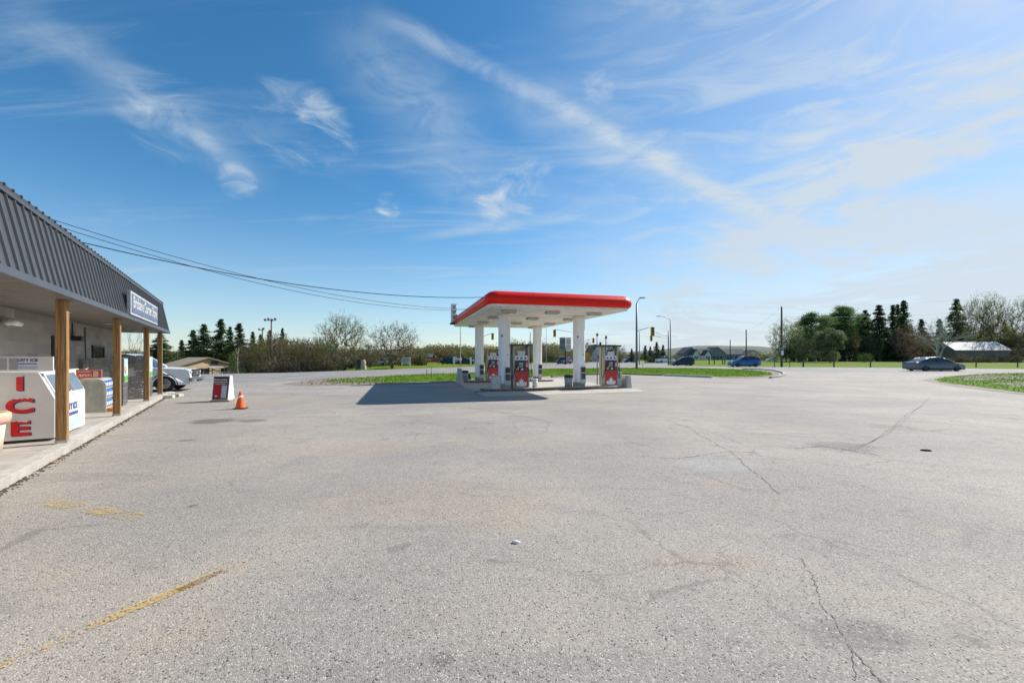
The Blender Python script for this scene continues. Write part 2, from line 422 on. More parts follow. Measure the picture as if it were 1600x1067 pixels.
tag(g1, 'bright green grass growing on the verge behind the canopy', 'grass', kind='stuff')
patch_px = [(1461, 593), (1478, 589.5), (1500, 587.2), (1540, 584.6), (1600, 583), (1750, 583), (1900, 586), (2200, 640), (1750, 622), (1600, 613.5), (1550, 607), (1500, 601), (1470, 597)]
g2 = grass_area('grass_patch', patch_px, 10000, .10, 5)
tag(g2, 'patchy green grass by the driveway at the right edge', 'grass', kind='stuff')
# bare gravel fringe
sheet('gravel_edge', [(440, 600), (470, 596), (500, 592), (560, 588.8), (610, 586.8), (620, 588.5), (600, 598.8), (690, 596), (735, 594), (738, 596), (640, 600.5), (560, 602), (480, 603)], M_dirt, .009)
sheet('gravel_verge', [(1440, 594), (1470, 588), (1540, 582.8), (1600, 581.5), (1900, 583), (2300, 650), (1750, 626), (1600, 616.5), (1540, 610), (1490, 603.5)], mat('dusty_gravel', (.27, .23, .185), .95, var=.3, vscale=1.2, bump=.5, bscale=25), .009)
sheet('gravel_turn', [(1120, 590), (1190, 578), (1212, 581), (1220, 586), (1205, 590), (1150, 591.5)], M_dirt, .009)
M_soil = mat('bare_soil', (.20, .165, .125), .95, var=.45, vscale=2.5, bump=.8, bscale=12)
for pp in ([(1492, 590.5), (1512, 587.6), (1545, 586), (1590, 587), (1660, 590), (1640, 594), (1580, 592.5), (1530, 594.5), (1505, 594)], [(1552, 599), (1600, 597.5), (1680, 600), (1700, 606), (1620, 606), (1575, 603)]):
    q = resample([tuple(G(*p).xy) for p in pp], .4, .16, 8); o = MB().poly([(x, y, .028) for x, y in q], M_soil).build('bare_soil'); tag(o, kind='structure')
# raised soil with dead leaves on the right patch: small clods
def clods(name, px, n, s, seed, m):
    r = random.Random(seed); b = MB(); poly = [tuple(G(*p).xy) for p in px]
    xs = [p[0] for p in poly]; ys = [p[1] for p in poly]; k = 0
    while k < n:
        x, y = r.uniform(min(xs), max(xs)), r.uniform(min(ys), max(ys))
        if not inside((x, y), poly): continue
        k += 1; q = s * r.uniform(.4, 1.3); a = r.uniform(0, 6.28)
        vs = [(x + math.cos(a + j * 1.257) * q * r.uniform(.6, 1.1), y + math.sin(a + j * 1.257) * q * r.uniform(.6, 1.1), .015) for j in range(5)] + [(x, y, .015 + q * r.uniform(.4, .9))]
        b.add(vs, [(j, (j + 1) % 5, 5) for j in range(5)], m)
    return b.build(name)
tag(clods('soil_clods', [(1490, 590), (1520, 585.5), (1600, 585), (1750, 588), (1750, 597), (1600, 601), (1520, 598)], 330, .08, 4, mat('dead_leaves', (.24, .185, .145), .95, var=.4, island=.4)),
    'brown clods and dead leaves among the right grass', 'soil', kind='stuff')
tag(clods('loose_stones', [(470, 599), (500, 593), (570, 590), (600, 590), (600, 600), (500, 602)], 260, .09, 6, M_dirt), 'loose gravel stones at the tip of the verge', 'gravel', kind='stuff')

# kerbs
def strip3d(name, pts, w, h, m, z=0.0, kind='structure'):
    b = MB(); pts = [Vector((*p, 0)) for p in pts]
    L = []; Rr = []
    for i, p in enumerate(pts):
        d = (pts[min(i + 1, len(pts) - 1)] - pts[max(i - 1, 0)]).normalized(); n = Vector((-d.y, d.x, 0)) * w / 2
        L.append(p + n); Rr.append(p - n)
    vs = []
    for l, r in zip(L, Rr): vs += [(l.x, l.y, z), (l.x, l.y, z + h), (r.x, r.y, z + h), (r.x, r.y, z)]
    fs = [(4 * i + k, 4 * i + k + 1, 4 * i + k + 5, 4 * i + k + 4) for i in range(len(pts) - 1) for k in range(3)] + [(0, 1, 2, 3), tuple(4 * (len(pts) - 1) + k for k in (3, 2, 1, 0))]
    b.add(vs, fs, m); o = b.build(name); tag(o, kind=kind); return o
strip3d('kerb', [G(*p).xy for p in [(1160, 577.0), (1190, 577.6), (1212, 579.8), (1224, 583.0), (1226, 586.5), (1216, 589.5), (1204, 591)]], .22, .13, M_conc, .0)
strip3d('kerb', [G(*p).xy for p in [(740, 594.2), (700, 597.2), (672, 598.2)]], .22, .08, M_conc, .0)
strip3d('kerb', [G(*p).xy for p in [(862, 589.5), (905, 586), (980, 585.2), (1036, 587)]], .2, .10, mat('weathered_kerb', (.16, .15, .13), .9, var=.3), .0)

# cracks: ragged dark seams
def crack(pxs, wpx, seed, m=None, segs=26):
    r = random.Random(seed); P0 = [G(*p) for p in pxs]; pts = []
    for i in range(len(P0) - 1):
        for k in range(segs): pts.append(P0[i].lerp(P0[i + 1], k / segs))
    pts.append(P0[-1]); vs = []; j = Vector((0, 0, 0))
    for i, p in enumerate(pts):
        sc_ = p.y / F; j = j * .85 + Vector((r.uniform(-1, 1), r.uniform(-1, 1), 0)) * min(.022, .0032 * p.y)
        d = (pts[min(i + 1, len(pts) - 1)] - pts[max(i - 1, 0)]).normalized(); n = Vector((-d.y, d.x, 0))
        ww = wpx * .0017 * r.uniform(.05, 1.6); q = p + j
        vs += [(q.x + n.x * ww, q.y + n.y * ww, .004), (q.x - n.x * ww, q.y - n.y * ww, .004)]
    fs = [(2 * i, 2 * i + 1, 2 * i + 3, 2 * i + 2) for i in range(len(pts) - 1)]
    o = MB().add(vs, fs, m or M_crack).build('crack', fix=False); tag(o, kind='structure')
M_crack = mat('crack_fill', (.19, .175, .16), .95, var=.3)
for i, (c, ww) in enumerate([
    ([(1040, 655), (1082, 672), (1140, 705), (1180, 738), (1213, 770)], 3), ([(1248, 870), (1272, 905), (1290, 950), (1325, 1000), (1345, 1066)], 1.5),
    ([(1240, 700), (1290, 697), (1330, 704), (1375, 712)], 7), ([(1335, 704), (1390, 672), (1430, 640), (1452, 622)], 5),
    ([(1310, 707), (1360, 690), (1408, 662), (1440, 634)], 4), ([(1420, 657), (1480, 662), (1530, 668)], 5),
    ([(1000, 712), (1060, 716), (1130, 706), (1180, 707)], 5), ([(1250, 608), (1400, 606), (1520, 612), (1600, 616)], 5), ([(1180, 589), (1290, 591), (1460, 596)], 8),
    ([(640, 655), (700, 667), (760, 670)], 3), ([(700, 634), (760, 640), (830, 652), (862, 661)], 4), ([(795, 650), (835, 651)], 7),
    ([(520, 618), (440, 620), (380, 614)], 3), ([(830, 712), (920, 708), (1010, 714)], 2.2), ([(950, 650), (1000, 653), (1030, 648)], 3),
    ([(60, 757), (120, 748), (190, 741), (250, 744)], 1.6), ([(1100, 742), (1140, 757), (1200, 768)], 2), ([(1380, 1066), (1330, 1010)], 2),
    ([(1085, 666), (1150, 690), (1240, 700)], 2), ([(1560, 700), (1600, 704)], 4)]): crack(c, ww, 50 + i)

# faded yellow parking lines: worn paint with holes
def paint_mat():
    m = bpy.data.materials.new('worn_yellow_paint'); m.use_nodes = True; t = NT(m.node_tree); b = t.n['Principled BSDF']
    o = t.n.new('ShaderNodeTexCoord').outputs['Object']
    b.inputs['Base Color'].default_value = (.62, .42, .14, 1); b.inputs['Roughness'].default_value = .8
    v = t.node('ShaderNodeTexVoronoi', Scale=95.0); t.put(v, 'Vector', o); s_ = t.n.new('ShaderNodeSeparateColor'); t.put(s_, 0, v.outputs['Color'])
    f = t.math('ADD', t.math('MULTIPLY', s_.outputs[0], .45), t.math('ADD', t.math('MULTIPLY', t.noise(o, 2.3, 4, .6), 1.25), t.math('MULTIPLY', t.noise(o, 22, 4, .7), .9)))
    t.put(b, 'Alpha', t.math('MULTIPLY', t.math('GREATER_THAN', f, 1.35), .65)); return m
M_yline = paint_mat()
for a, b_, w_ in (((0, 1040), (352, 890), .09), ((350, 892), (400, 870), .07), ((10, 792), (82, 782), .10), ((110, 790), (215, 808), .18), ((90, 722), (140, 722), .10), ((170, 680), (205, 683), .10)):
    pa, pb = G(*a), G(*b_); d = (pb - pa).normalized(); n = Vector((-d.y, d.x, 0)) * w_ / 2
    pts = [pa - d * .3 - n, pb - n, pb + n, pa - d * .3 + n]
    o = MB().poly([(p.x, p.y, .007) for p in pts], M_yline).build('parking_line'); tag(o, kind='structure')
o = MB().lathe([(.0, 0), (.045, .0), (.05, .012), (.02, .02)], mat('paper', (.7, .7, .68), .8), n=5).build('paper_scrap', loc=G(806, 848) + Vector((0, 0, .002)))
o.scale = (.8, .45, 1); tag(o, 'small white scrap of litter lying alone on the open asphalt', 'litter')
o = MB().lathe([(.0, 0), (.06, 0), (.05, .015), (.01, .02)], mat('scrap_black', (.02, .02, .02), 1.0, spec=0.0), n=8).build('pothole_plug', loc=G(1447, 704)); o.scale = (1.6, 1, 1)
tag(o, 'small black scrap of rubber lying on the asphalt at right', 'debris')

# ------------------------------------------------------------------ the store
SA = math.atan2(.8328, -.5535)
SO = Vector((-6.12, 4.976, 0)); Sd = Vector((-.5535, .8328, 0)); Sb = Vector((-.8328, -.5535, 0))
def SP(a, b, z=0.0): return SO + Sd * a + Sb * b + Vector((0, 0, z))
WK = .12
st = empty('store_building', SP(0, 0), SA, 'low concrete block store with a charcoal metal fascia and timber porch posts', 'store')
# block wall
def block_mat():
    m = bpy.data.materials.new('concrete_block'); m.use_nodes = True; t = NT(m.node_tree); b = t.n['Principled BSDF']
    o = t.n.new('ShaderNodeTexCoord').outputs['Object']
    q = t.n.new('ShaderNodeSeparateXYZ'); t.put(q, 0, o); c2 = t.n.new('ShaderNodeCombineXYZ'); t.put(c2, 0, q.outputs[0]); t.put(c2, 1, q.outputs[2])
    br = t.node('ShaderNodeTexBrick', Scale=1.0); t.put(br, 'Vector', c2.outputs[0]); br.offset = .5
    br.inputs['Brick Width'].default_value = .62; br.inputs['Row Height'].default_value = .24; br.inputs['Mortar Size'].default_value = .008
    br.inputs['Color1'].default_value = (.27, .255, .235, 1); br.inputs['Color2'].default_value = (.40, .37, .33, 1); br.inputs['Mortar'].default_value = (.36, .345, .32, 1)
    c = t.mix(t.noise(o, 24, 5, .7), t.mix(1., br.outputs[0], (.7, .7, .7), 'MULTIPLY'), t.mix(1., br.outputs[0], (1.25, 1.25, 1.25), 'MULTIPLY'))
    t.put(b, 'Base Color', c); b.inputs['Roughness'].default_value = .92
    bn = t.node('ShaderNodeBump', Strength=.5, Distance=.01); t.put(bn, 'Height', t.math('ADD', br.outputs['Fac'], t.math('MULTIPLY', t.noise(o, 60, 4), -.6))); bn.invert = True
    t.put(b, 'Normal', bn.outputs[0]); return m
M_block = block_mat()
M_fas = mat('charcoal_metal', (.066, .070, .077), .45, .0, var=.10, vscale=1.3, dirt=.06)
M_fasd = mat('charcoal_metal_side', (.085, .088, .094), .42, var=.06)
M_roof = mat('roof_metal', (.05, .05, .052), .5)
M_soff = mat('porch_soffit', (.14, .125, .11), .65)
b = MB(); b.box((5.0, 4.6, 1.37 + .1), (18.7, 6.3, 2.26), M_block); wall = b.build('wall', st)
b = MB(); b.box((6.1, 1.437, WK + .575), (16.4, .012, 1.15), mat('cream_paint', (.70, .64, .52), .7, dirt=.2)); b.build('painted_band', st)
# windows and door openings on the wall
def window(a0, a1, z0, z1, name='window'):
    b = MB(); b.box(((a0 + a1) / 2, 1.43, (z0 + z1) / 2), (a1 - a0, .02, z1 - z0), M_glass); w_ = b.build(name, st)
    f = MB()
    for (c, s_) in ((((a0 + a1) / 2, 1.425, z1), (a1 - a0 + .1, .05, .05)), (((a0 + a1) / 2, 1.425, z0), (a1 - a0 + .1, .05, .05)), ((a0, 1.425, (z0 + z1) / 2), (.05, .05, z1 - z0 - .05)), ((a1, 1.425, (z0 + z1) / 2), (.05, .05, z1 - z0 - .05))):
        f.box(c, s_, mat('dark_frame', (.04, .04, .04), .5))
    f.build('frame', w_)
window(10.8, 12.1, 1.55, 1.95)
window(7.35, 7.75, 1.35, 2.1)
# soffit and fascia
b = MB()
for i in range(49):
    a = -8.0 + i * .455; b.box((a + .2275, .66, 2.585), (.44, 1.5, .02), M_soff)
b.box((3.1, .66, 2.61), (22.2, 1.5, .03), M_soff); b.build('soffit', st)
def fascia():
    b = MB(); a0, a1 = -8.05, 14.35
    y0, z0, y1, z1 = -.10, 2.56, .13, 3.735
    # flat back panel and raised ribs following the slope
    def pt(a, s, o=0.0):
        n = Vector((0, -(z1 - z0), -(y0 - y1))).normalized(); n = Vector((0, -(z1 - z0), (y1 - y0))).normalized()
        return Vector((a, y0 + (y1 - y0) * s, z0 + (z1 - z0) * s)) + n * o
    b.add([pt(a0, .0), pt(a1, .0), pt(a1, 1), pt(a0, 1)], [(0, 1, 2, 3)], M_fas)
    a = a0 + .1
    while a < a1 - .1:
        w1, w2, h = .020, .014, .026
        vs = [pt(a - w1, .085, .002), pt(a - w2, .085, h), pt(a + w2, .085, h), pt(a + w1, .085, .002)]
        vs += [pt(a - w1, .955, .002), pt(a - w2, .955, h), pt(a + w2, .955, h), pt(a + w1, .955, .002)]
        b.add(vs, [(0, 1, 5, 4), (1, 2, 6, 5), (2, 3, 7, 6), (0, 3, 2, 1)], M_fas); a += .255
    # trims
    def bar(s0, s1, o0, o1):
        vs = [pt(a0, s0, o0), pt(a1, s0, o0), pt(a1, s1, o0), pt(a0, s1, o0), pt(a0, s0, o1), pt(a1, s0, o1), pt(a1, s1, o1), pt(a0, s1, o1)]
        b.add(vs, [(0, 1, 2, 3), (4, 5, 6, 7), (0, 1, 5, 4), (2, 3, 7, 6), (1, 2, 6, 5), (0, 3, 7, 4)], M_fas)
    bar(-.005, .085, .004, .036); bar(.955, 1.0, .004, .034)
    return b.build('fascia', st)
fascia()
b = MB()
b.add([(14.35, -.10, 2.56), (14.35, .13, 3.735), (14.35, 7.6, 3.735), (14.35, 7.6, 2.56), (14.38, -.10, 2.56), (14.38, .13, 3.735), (14.38, 7.6, 3.735), (14.38, 7.6, 2.56)],
      [(0, 1, 2, 3), (4, 5, 6, 7), (0, 1, 5, 4), (1, 2, 6, 5), (0, 3, 7, 4)], M_fas)
b.build('gable_panel', st)
b = MB(); b.box((3.15, 3.85, 3.77), (22.55, 7.5, .05), M_roof)
for i in range(88): b.box((-8.0 + i * .255, .11, 3.793), (.035, .05, .028), M_roof)
b.build('roof', st)
# porch posts
M_wood = bpy.data.materials.new('treated_timber'); M_wood.use_nodes = True
t = NT(M_wood.node_tree); pb = t.n['Principled BSDF']; oc = t.n.new('ShaderNodeTexCoord').outputs['Object']
gr = t.noise(t.mapping(oc, scale=(22, 22, 1.1)), 1.5, 8, .7, 1.2)
cw = t.mix(t.ramp(gr, .32, .70), (.17, .085, .028), (.46, .27, .105)); kn = t.noise(t.mapping(oc, scale=(4, 4, 1.6)), 1.6, 2, .5)
cw = t.mix(t.ramp(kn, .68, .76, 0, .8), cw, (.10, .045, .018)); t.put(pb, 'Base Color', cw); pb.inputs['Roughness'].default_value = .75
bn = t.node('ShaderNodeBump', Strength=.35, Distance=.004); t.put(bn, 'Height', gr); t.put(pb, 'Normal', bn.outputs[0])
for a in (-1.3, 2.71, 6.68, 10.85, 13.85):
    b = MB(); b.box((0, 0, (2.57 - WK - .06) / 2), (.135, .14, 2.57 - WK - .06), M_wood, bev=.006)
    p = b.build('porch_post', st, loc=(a, .14, WK + .06))
    f = MB(); f.box((0, 0, -.03), (.15, .155, .06), M_steel); f.build('post_base', p)
# wall lights
b = MB(); b.tube((4.6, 1.44, 2.28), (4.6, 1.36, 2.30), .03, M_steel); b.path([(4.6, 1.37, 2.29), (4.45, 1.28, 2.28), (4.3, 1.24, 2.24)], [.05, .075, .05], mat('lamp_white', (.65, .64, .6), .4), 10)
b.path([(4.62, 1.37, 2.29), (4.8, 1.30, 2.29), (4.92, 1.26, 2.26)], [.05, .07, .05], mat('lamp_white'), 10); b.build('wall_light', st)
b = MB(); b.box((8.9, 1.32, 2.12), (.34, .2, .13), M_dark, bev=.02); b.path([(8.9, 1.43, 2.2), (8.8, 1.42, 2.4), (8.85, 1.43, 2.55)], .012, M_dark, 6); b.build('wall_light', st)
for a_ in (1.4, 5.2, 9.0, 12.9):
    b = MB(); b.lathe([(.0, 0), (.11, 0), (.11, .015), (.09, .02)], mat('lamp_white'), c=(a_, .72, 2.553), n=16); b.build('soffit_light', st)
# wires on the wall / conduit
b = MB(); b.path([(10, 1.43, 2.5), (10.05, 1.42, 1.3)], .012, M_dark, 6); b.build('conduit', st)
# hanging sign
sg = empty('shop_sign', SP(8.65, -.09, 2.98), SA, 'blue shop sign with white lettering mounted on the dark fascia', 'sign')
b = MB(); b.box((0, -.02, 0), (4.3, .08, .60), mat('sign_white', (.42, .43, .45), .5), bev=.01); b.build('frame', sg)
b = MB(); b.box((0, -.062, .0), (4.12, .008, .47), mat('sign_blue', (.12, .15, .21), .4)); b.box((0, -.068, -.19), (4.12, .006, .09), mat('sign_blue_dark', (.10, .13, .26), .4)); b.build('panel', sg)
text('lettering', 'Brisbane Corner Store', .42, mat('letter_white', (.55, .56, .58), .5), sg, (0, -.070, .03), (R(90), 0, 0), sx=.98, offset=.006)
b = MB(); b.box((13.3, 0, 0), (.10, .02, .10), M_white); 

# walkway slab with kerb edge
b = MB(); b.box((4.0, 3.05, WK / 2 - .05), (21.2, 6.1, WK + .10), M_conc)
for i in range(8): b.box((-5 + i * 2.4, .7, WK + .0005), (.012, 1.39, .002), M_crack)
walk = b.build('walkway', loc=SO, rz=SA); tag(walk, kind='structure')
b = MB(); b.box((4.0, .09, WK + .006), (21.16, .17, .012), mat('kerb_lip', (.46, .43, .385), .9, dirt=.3, bump=.4)); o = b.build('kerb_edge', loc=SO, rz=SA); tag(o, kind='structure')
# dirt and weeds in the kerb joint
r = random.Random(5); b = MB()
for i in range(1500):
    a = r.uniform(-1, 14); o_ = -abs(r.gauss(0, .05)) - .005; q = r.uniform(.006, .022)
    c = SP(a, o_); b.add([c + Vector((q, 0, .001)), c + Vector((-q * .5, q, .001)), c + Vector((-q * .6, -q, .001)), c + Vector((0, 0, q * .9))], [(0, 1, 3), (1, 2, 3), (2, 0, 3)], mat('joint_debris', (.12, .10, .075), .95, island=.5))
tag(b.build('kerb_debris'), 'dark grit gathered along the foot of the walkway kerb', 'grit', kind='stuff')
# broken kerb stones at the corner
for i, (px, py, sx, sy, rz, lb) in enumerate(((262, 622, .40, .28, .4, 'broken concrete kerb chunk nearest the last porch post'), (264, 616.5, .32, .25, 1.1, 'small pale concrete chunk behind the kerb corner'), (277, 619.5, .40, .2, -.2, 'pale concrete chunk farthest right off the walkway corner'))):
    g = G(px, py); b = MB(); b.box((0, 0, .06), (sx, sy, .12), mat('pale_concrete', (.55, .51, .44), .9, bump=.4), bev=.02); o = b.build('concrete_chunk', loc=g, rz=rz); tag(o, lb, 'concrete chunk', 'concrete chunks at the walkway corner')

# ------------------------------------------------------------------ goods on the walkway
# ice chest
ice = empty('ice_chest', SP(3.12, .33, WK), SA, 'white slant front ice chest with big red letters on its side', 'ice chest')
M_ice = mat('ice_white', (.74, .75, .76), .35, var=.03, coat=.3, dirt=.06)
prof = [(0, .05), (0, .74), (.20, 1.22), (1.35, 1.24), (1.35, .05)]
b = MB(); Mx = Matrix(((0, 0, 1, 0), (1, 0, 0, 0), (0, 1, 0, 0), (0, 0, 0, 1)))
b.prism(prof, 0, 1.78, M_ice, Mx); b.build('cabinet', ice, bevel=.008)
b = MB(); b.box((.89, .7, .025), (1.7, 1.2, .05), M_dark); b.build('base', ice)
sl = math.atan2(.20, .48)
for k, a in enumerate((.47, 1.31)):
    T = Matrix.Translation((a, .10, .98)) @ Matrix.Rotation(-sl, 4, 'X')
    b = MB(); b.box((0, -.012, 0), (.80, .03, .46), M_ice); o = b.build('door', ice); o.matrix_local = T
    c = MB(); c.box((0, -.030, .0), (.70, .01, .37), mat('door_slate', (.13, .16, .21), .25, coat=.4)); c.build('door_panel', o)
    c = MB(); c.box((.33 if k == 0 else -.33, -.045, -.1), (.03, .03, .14), M_steel); c.build('handle', o)
for s_, z in (('I', 1.02), ('C', .635), ('E', .245)):
    yy = .42
    text('lettering_shade', s_, .34, mat('letter_navy', (.03, .03, .12), .5), ice, (-.004, yy - .016, z - .012), (R(90), 0, R(-90)), offset=.014, sx=1.4 if s_ != 'I' else 1.3)
    text('lettering', s_, .34, mat('letter_red', (.75, .012, .02), .4), ice, (-.009, yy, z), (R(90), 0, R(-90)), offset=.013, sx=1.4 if s_ != 'I' else 1.3)
    # frost on top of the letter: irregular pale cap
    rr = random.Random(hash(s_) % 100 if False else ord(s_)); pw = .045 if s_ == 'I' else .12
    pw *= .9; pts = [(-.013, yy - pw, z + .15)] + [(-.013, yy - pw + 2 * pw * k / 8, z + .125 + rr.uniform(-.012, .014)) for k in range(9)] + [(-.013, yy + pw, z + .15)]
    MB().poly(pts, mat('frost', (.80, .84, .88), .5)).build('frost_cap', ice)
text('lettering', 'CITY ICE', .17, mat('letter_blue', (.04, .09, .30), .5), ice, (.9, -.006, .52), (R(90), 0, 0), offset=.005)
b = MB(); b.box((.9, -.004, .38), (.75, .006, .06), mat('letter_blue')); b.box((.9, -.004, .2), (1.3, .006, .16), mat('frost_blue', (.42, .55, .80), .5)); b.build('front_decal', ice)
# header on top of the chest (part), four panels and the badge
b = MB(); b.box((.05, .69, 1.365), (.05, 1.32, .25), M_ice)
b.build('header_board', ice)
b = MB()
for k in range(6): b.box((.0235, .50 + k * .125, 1.365), (.006, .10, .20), mat('grey_panel', (.36, .37, .40), .5))
b.build('header_panel', ice)
text('lettering', 'CITY ICE', .062, mat('letter_blue'), ice, (.022, .335, 1.425), (R(90), 0, R(-90)), offset=.003)
b = MB(); b.box((.023, .335, 1.365), (.004, .22, .016), mat('letter_blue')); b.box((.023, .335, 1.30), (.004, .26, .06), mat('frost_blue')); b.build('header_decal', ice)

# peach planter bin
pbn = empty('round_bin', G(-34, 708, WK), 0, 'faded peach plastic tub at the left edge in front of the ice chest', 'tub')
M_peach = mat('peach_plastic', (.74, .45, .33), .5, dirt=.1)
b = MB(); b.lathe([(.0, 0), (.235, 0), (.275, .45), (.25, .45), (.0, .42)], mat('pale_peach', (.74, .62, .48), .5, dirt=.15), n=28); b.build('tub_body', pbn)
b = MB(); b.lathe([(.28, .44), (.32, .46), (.335, .53), (.33, .60), (.30, .62), (.27, .60), (.27, .5)], M_peach, n=28); b.build('tub_rim', pbn)

# washer fluid display bins with rounded hoods
def arch(w, h, r, n=8):
    pts = [(0, 0), (w, 0)]
    pts += [(w - r + r * math.cos(a), h - r + r * math.sin(a)) for a in [math.pi / 2 * k / n for k in range(n + 1)]]
    pts += [(r * .55 - r * .55 * math.sin(a), h - r * .55 + r * .55 * math.cos(a)) for a in [math.pi / 2 * k / n for k in range(n + 1)]]
    return pts
M_bin = mat('bin_beige', (.50, .475, .41), .5, dirt=.1); M_bing = mat('bin_grey', (.36, .37, .34), .45, dirt=.1)
def bin_side(b, a, w, h, deep, m1, m2):
    # local x = along the porch, y = into the building; arch curve faces the lot (y=0)
    Q = Matrix(((0, 0, 1, a), (-1, 0, 0, w), (0, 1, 0, 0), (0, 0, 0, 1)))
    b.prism(arch(w, h, .20), 0, .03, m1, Q)
    ins = [(x * .86 + w * .07, y * .90 + h * .03) for x, y in arch(w, h, .20)]
    Q2 = Matrix(((0, 0, 1, a - .006), (-1, 0, 0, w), (0, 1, 0, 0), (0, 0, 0, 1)))
    b.prism(ins, 0, .005, m2, Q2)
def display_bin(a, b0, length, label, w=.62, h=.90):
    t_ = empty('display_bin', SP(a, b0, WK), SA, label, 'display bin', 'rounded display bins on the porch')
    b = MB(); bin_side(b, 0, w, h, length, M_bin, M_bing); b.build('side_panel', t_)
    b = MB(); bin_side(b, length - .03, w, h, length, M_bin, M_bing); b.build('side_panel', t_)
    b = MB(); b.box((length / 2, w - .015, h * .45), (length - .07, .03, h * .85), M_bing); b.box((length / 2, w * .55, h - .012), (length - .07, w * .6, .02), M_bin); b.box((length / 2, w / 2, .05), (length - .07, w - .04, .06), M_bin)
    b.build('shell', t_)
    if length > .6:
        for z in (.10, .38, .64):
            s_ = MB(); s_.box((length / 2, w * .5, z - .01), (length - .07, w - .1, .018), M_bin); s_.build('shelf', t_)
    return t_
db = display_bin(7.8, .55, 1.22, 'grey sided display bin stocked with blue bottles left of the second porch post')
db2 = display_bin(6.1, .66, .26, 'narrow arched bin frame right behind the ice chest')
# bottles on the shelves
M_blue = mat('blue_liquid', (.05, .22, .62), .15, coat=.5); M_cap = mat('bottle_cap', (.8, .8, .8), .4); M_lbl = mat('bottle_label', (.75, .78, .82), .5); M_or = mat('orange_pack', (.75, .28, .05), .5)
proto = None
for row, z in enumerate((.115, .385, .65)):
    for k in range(6):
        p = SP(7.8 + .16 + k * .18, .55 + .12, WK + z)
        if proto is None:
            proto = empty('jug', p, SA); 
            MB().box((0, 0, .095), (.14, .10, .19), M_blue, bev=.02).build('jug_body', proto)
            MB().lathe([(.0, .185), (.028, .19), (.03, .225), (.0, .228)], M_cap, n=10).build('cap', proto)
            MB().box((0, -.052, .085), (.11, .004, .09), M_lbl).build('jug_label', proto); q = proto
        else: q = copy_tree(proto); q.location = p
        tag(q, 'blue washer fluid jug standing on a shelf of the grey display bin', 'jug', 'blue jugs in the display bin')
for k in range(3):
    MBo = MB(); MBo.box((0, 0, .05), (.30, .12, .10), M_or, bev=.01); o = MBo.build('orange_pack', loc=SP(7.8 + .25 + k * .35, .50, WK), rz=SA)
    tag(o, 'orange pack lying at the foot of the grey display bin', 'pack', 'orange packs under the display bin')
# red sign on the bin
rs = empty('red_sale_sign', SP(8.15, .95, WK + .90), SA, 'small tilted red and white sale sign on top of the grey display bin', 'sign')
b = MB(); b.box((0, 0, .13), (.03, .50, .24), mat('sign_frame_grey', (.4, .4, .4), .5)); b.build('frame', rs)
b = MB(); b.box((-.018, 0, .13), (.006, .46, .20), mat('sale_red', (.62, .05, .03), .5)); b.build('panel', rs)
b = MB()
for k in range(7): b.box((-.023, .19 - k * .036, .19), (.003, .025, .022), M_white)
b.box((-.023, -.13, .13), (.003, .10, .16), mat('pale_pink', (.75, .5, .42), .5)); b.build('sign_print', rs)
b = MB(); rr = random.Random(9)
for k in range(9): b.box((-.0235, .19 - k * .030, .095 + rr.uniform(-.006, .006)), (.003, .012, .085 * rr.uniform(.6, 1.0)), M_white)
for k in range(4): b.box((-.0235, .165 - k * .06, .085 + rr.uniform(-.025, .03)), (.0032, .030, .013), M_white)
b.build('sign_marks', rs)
b = MB(); b.box((0, 0, .2), (.2, .2, .4), M_dark, bev=.02); b.box((0, 0, .43), (.1, .1, .06), M_dark); o = b.build('black_canister', loc=SP(9.0, 1.28, WK + .5), rz=SA)
tag(o, 'black canister by the wall beside the red sale sign', 'canister')
MB().box((0, 0, .25), (.3, .3, .5), M_bing).build('canister_stand', loc=SP(9.0, 1.28, WK), rz=SA)
tag(bpy.data.objects['canister_stand'], 'low grey stand under the black canister by the wall', 'stand')

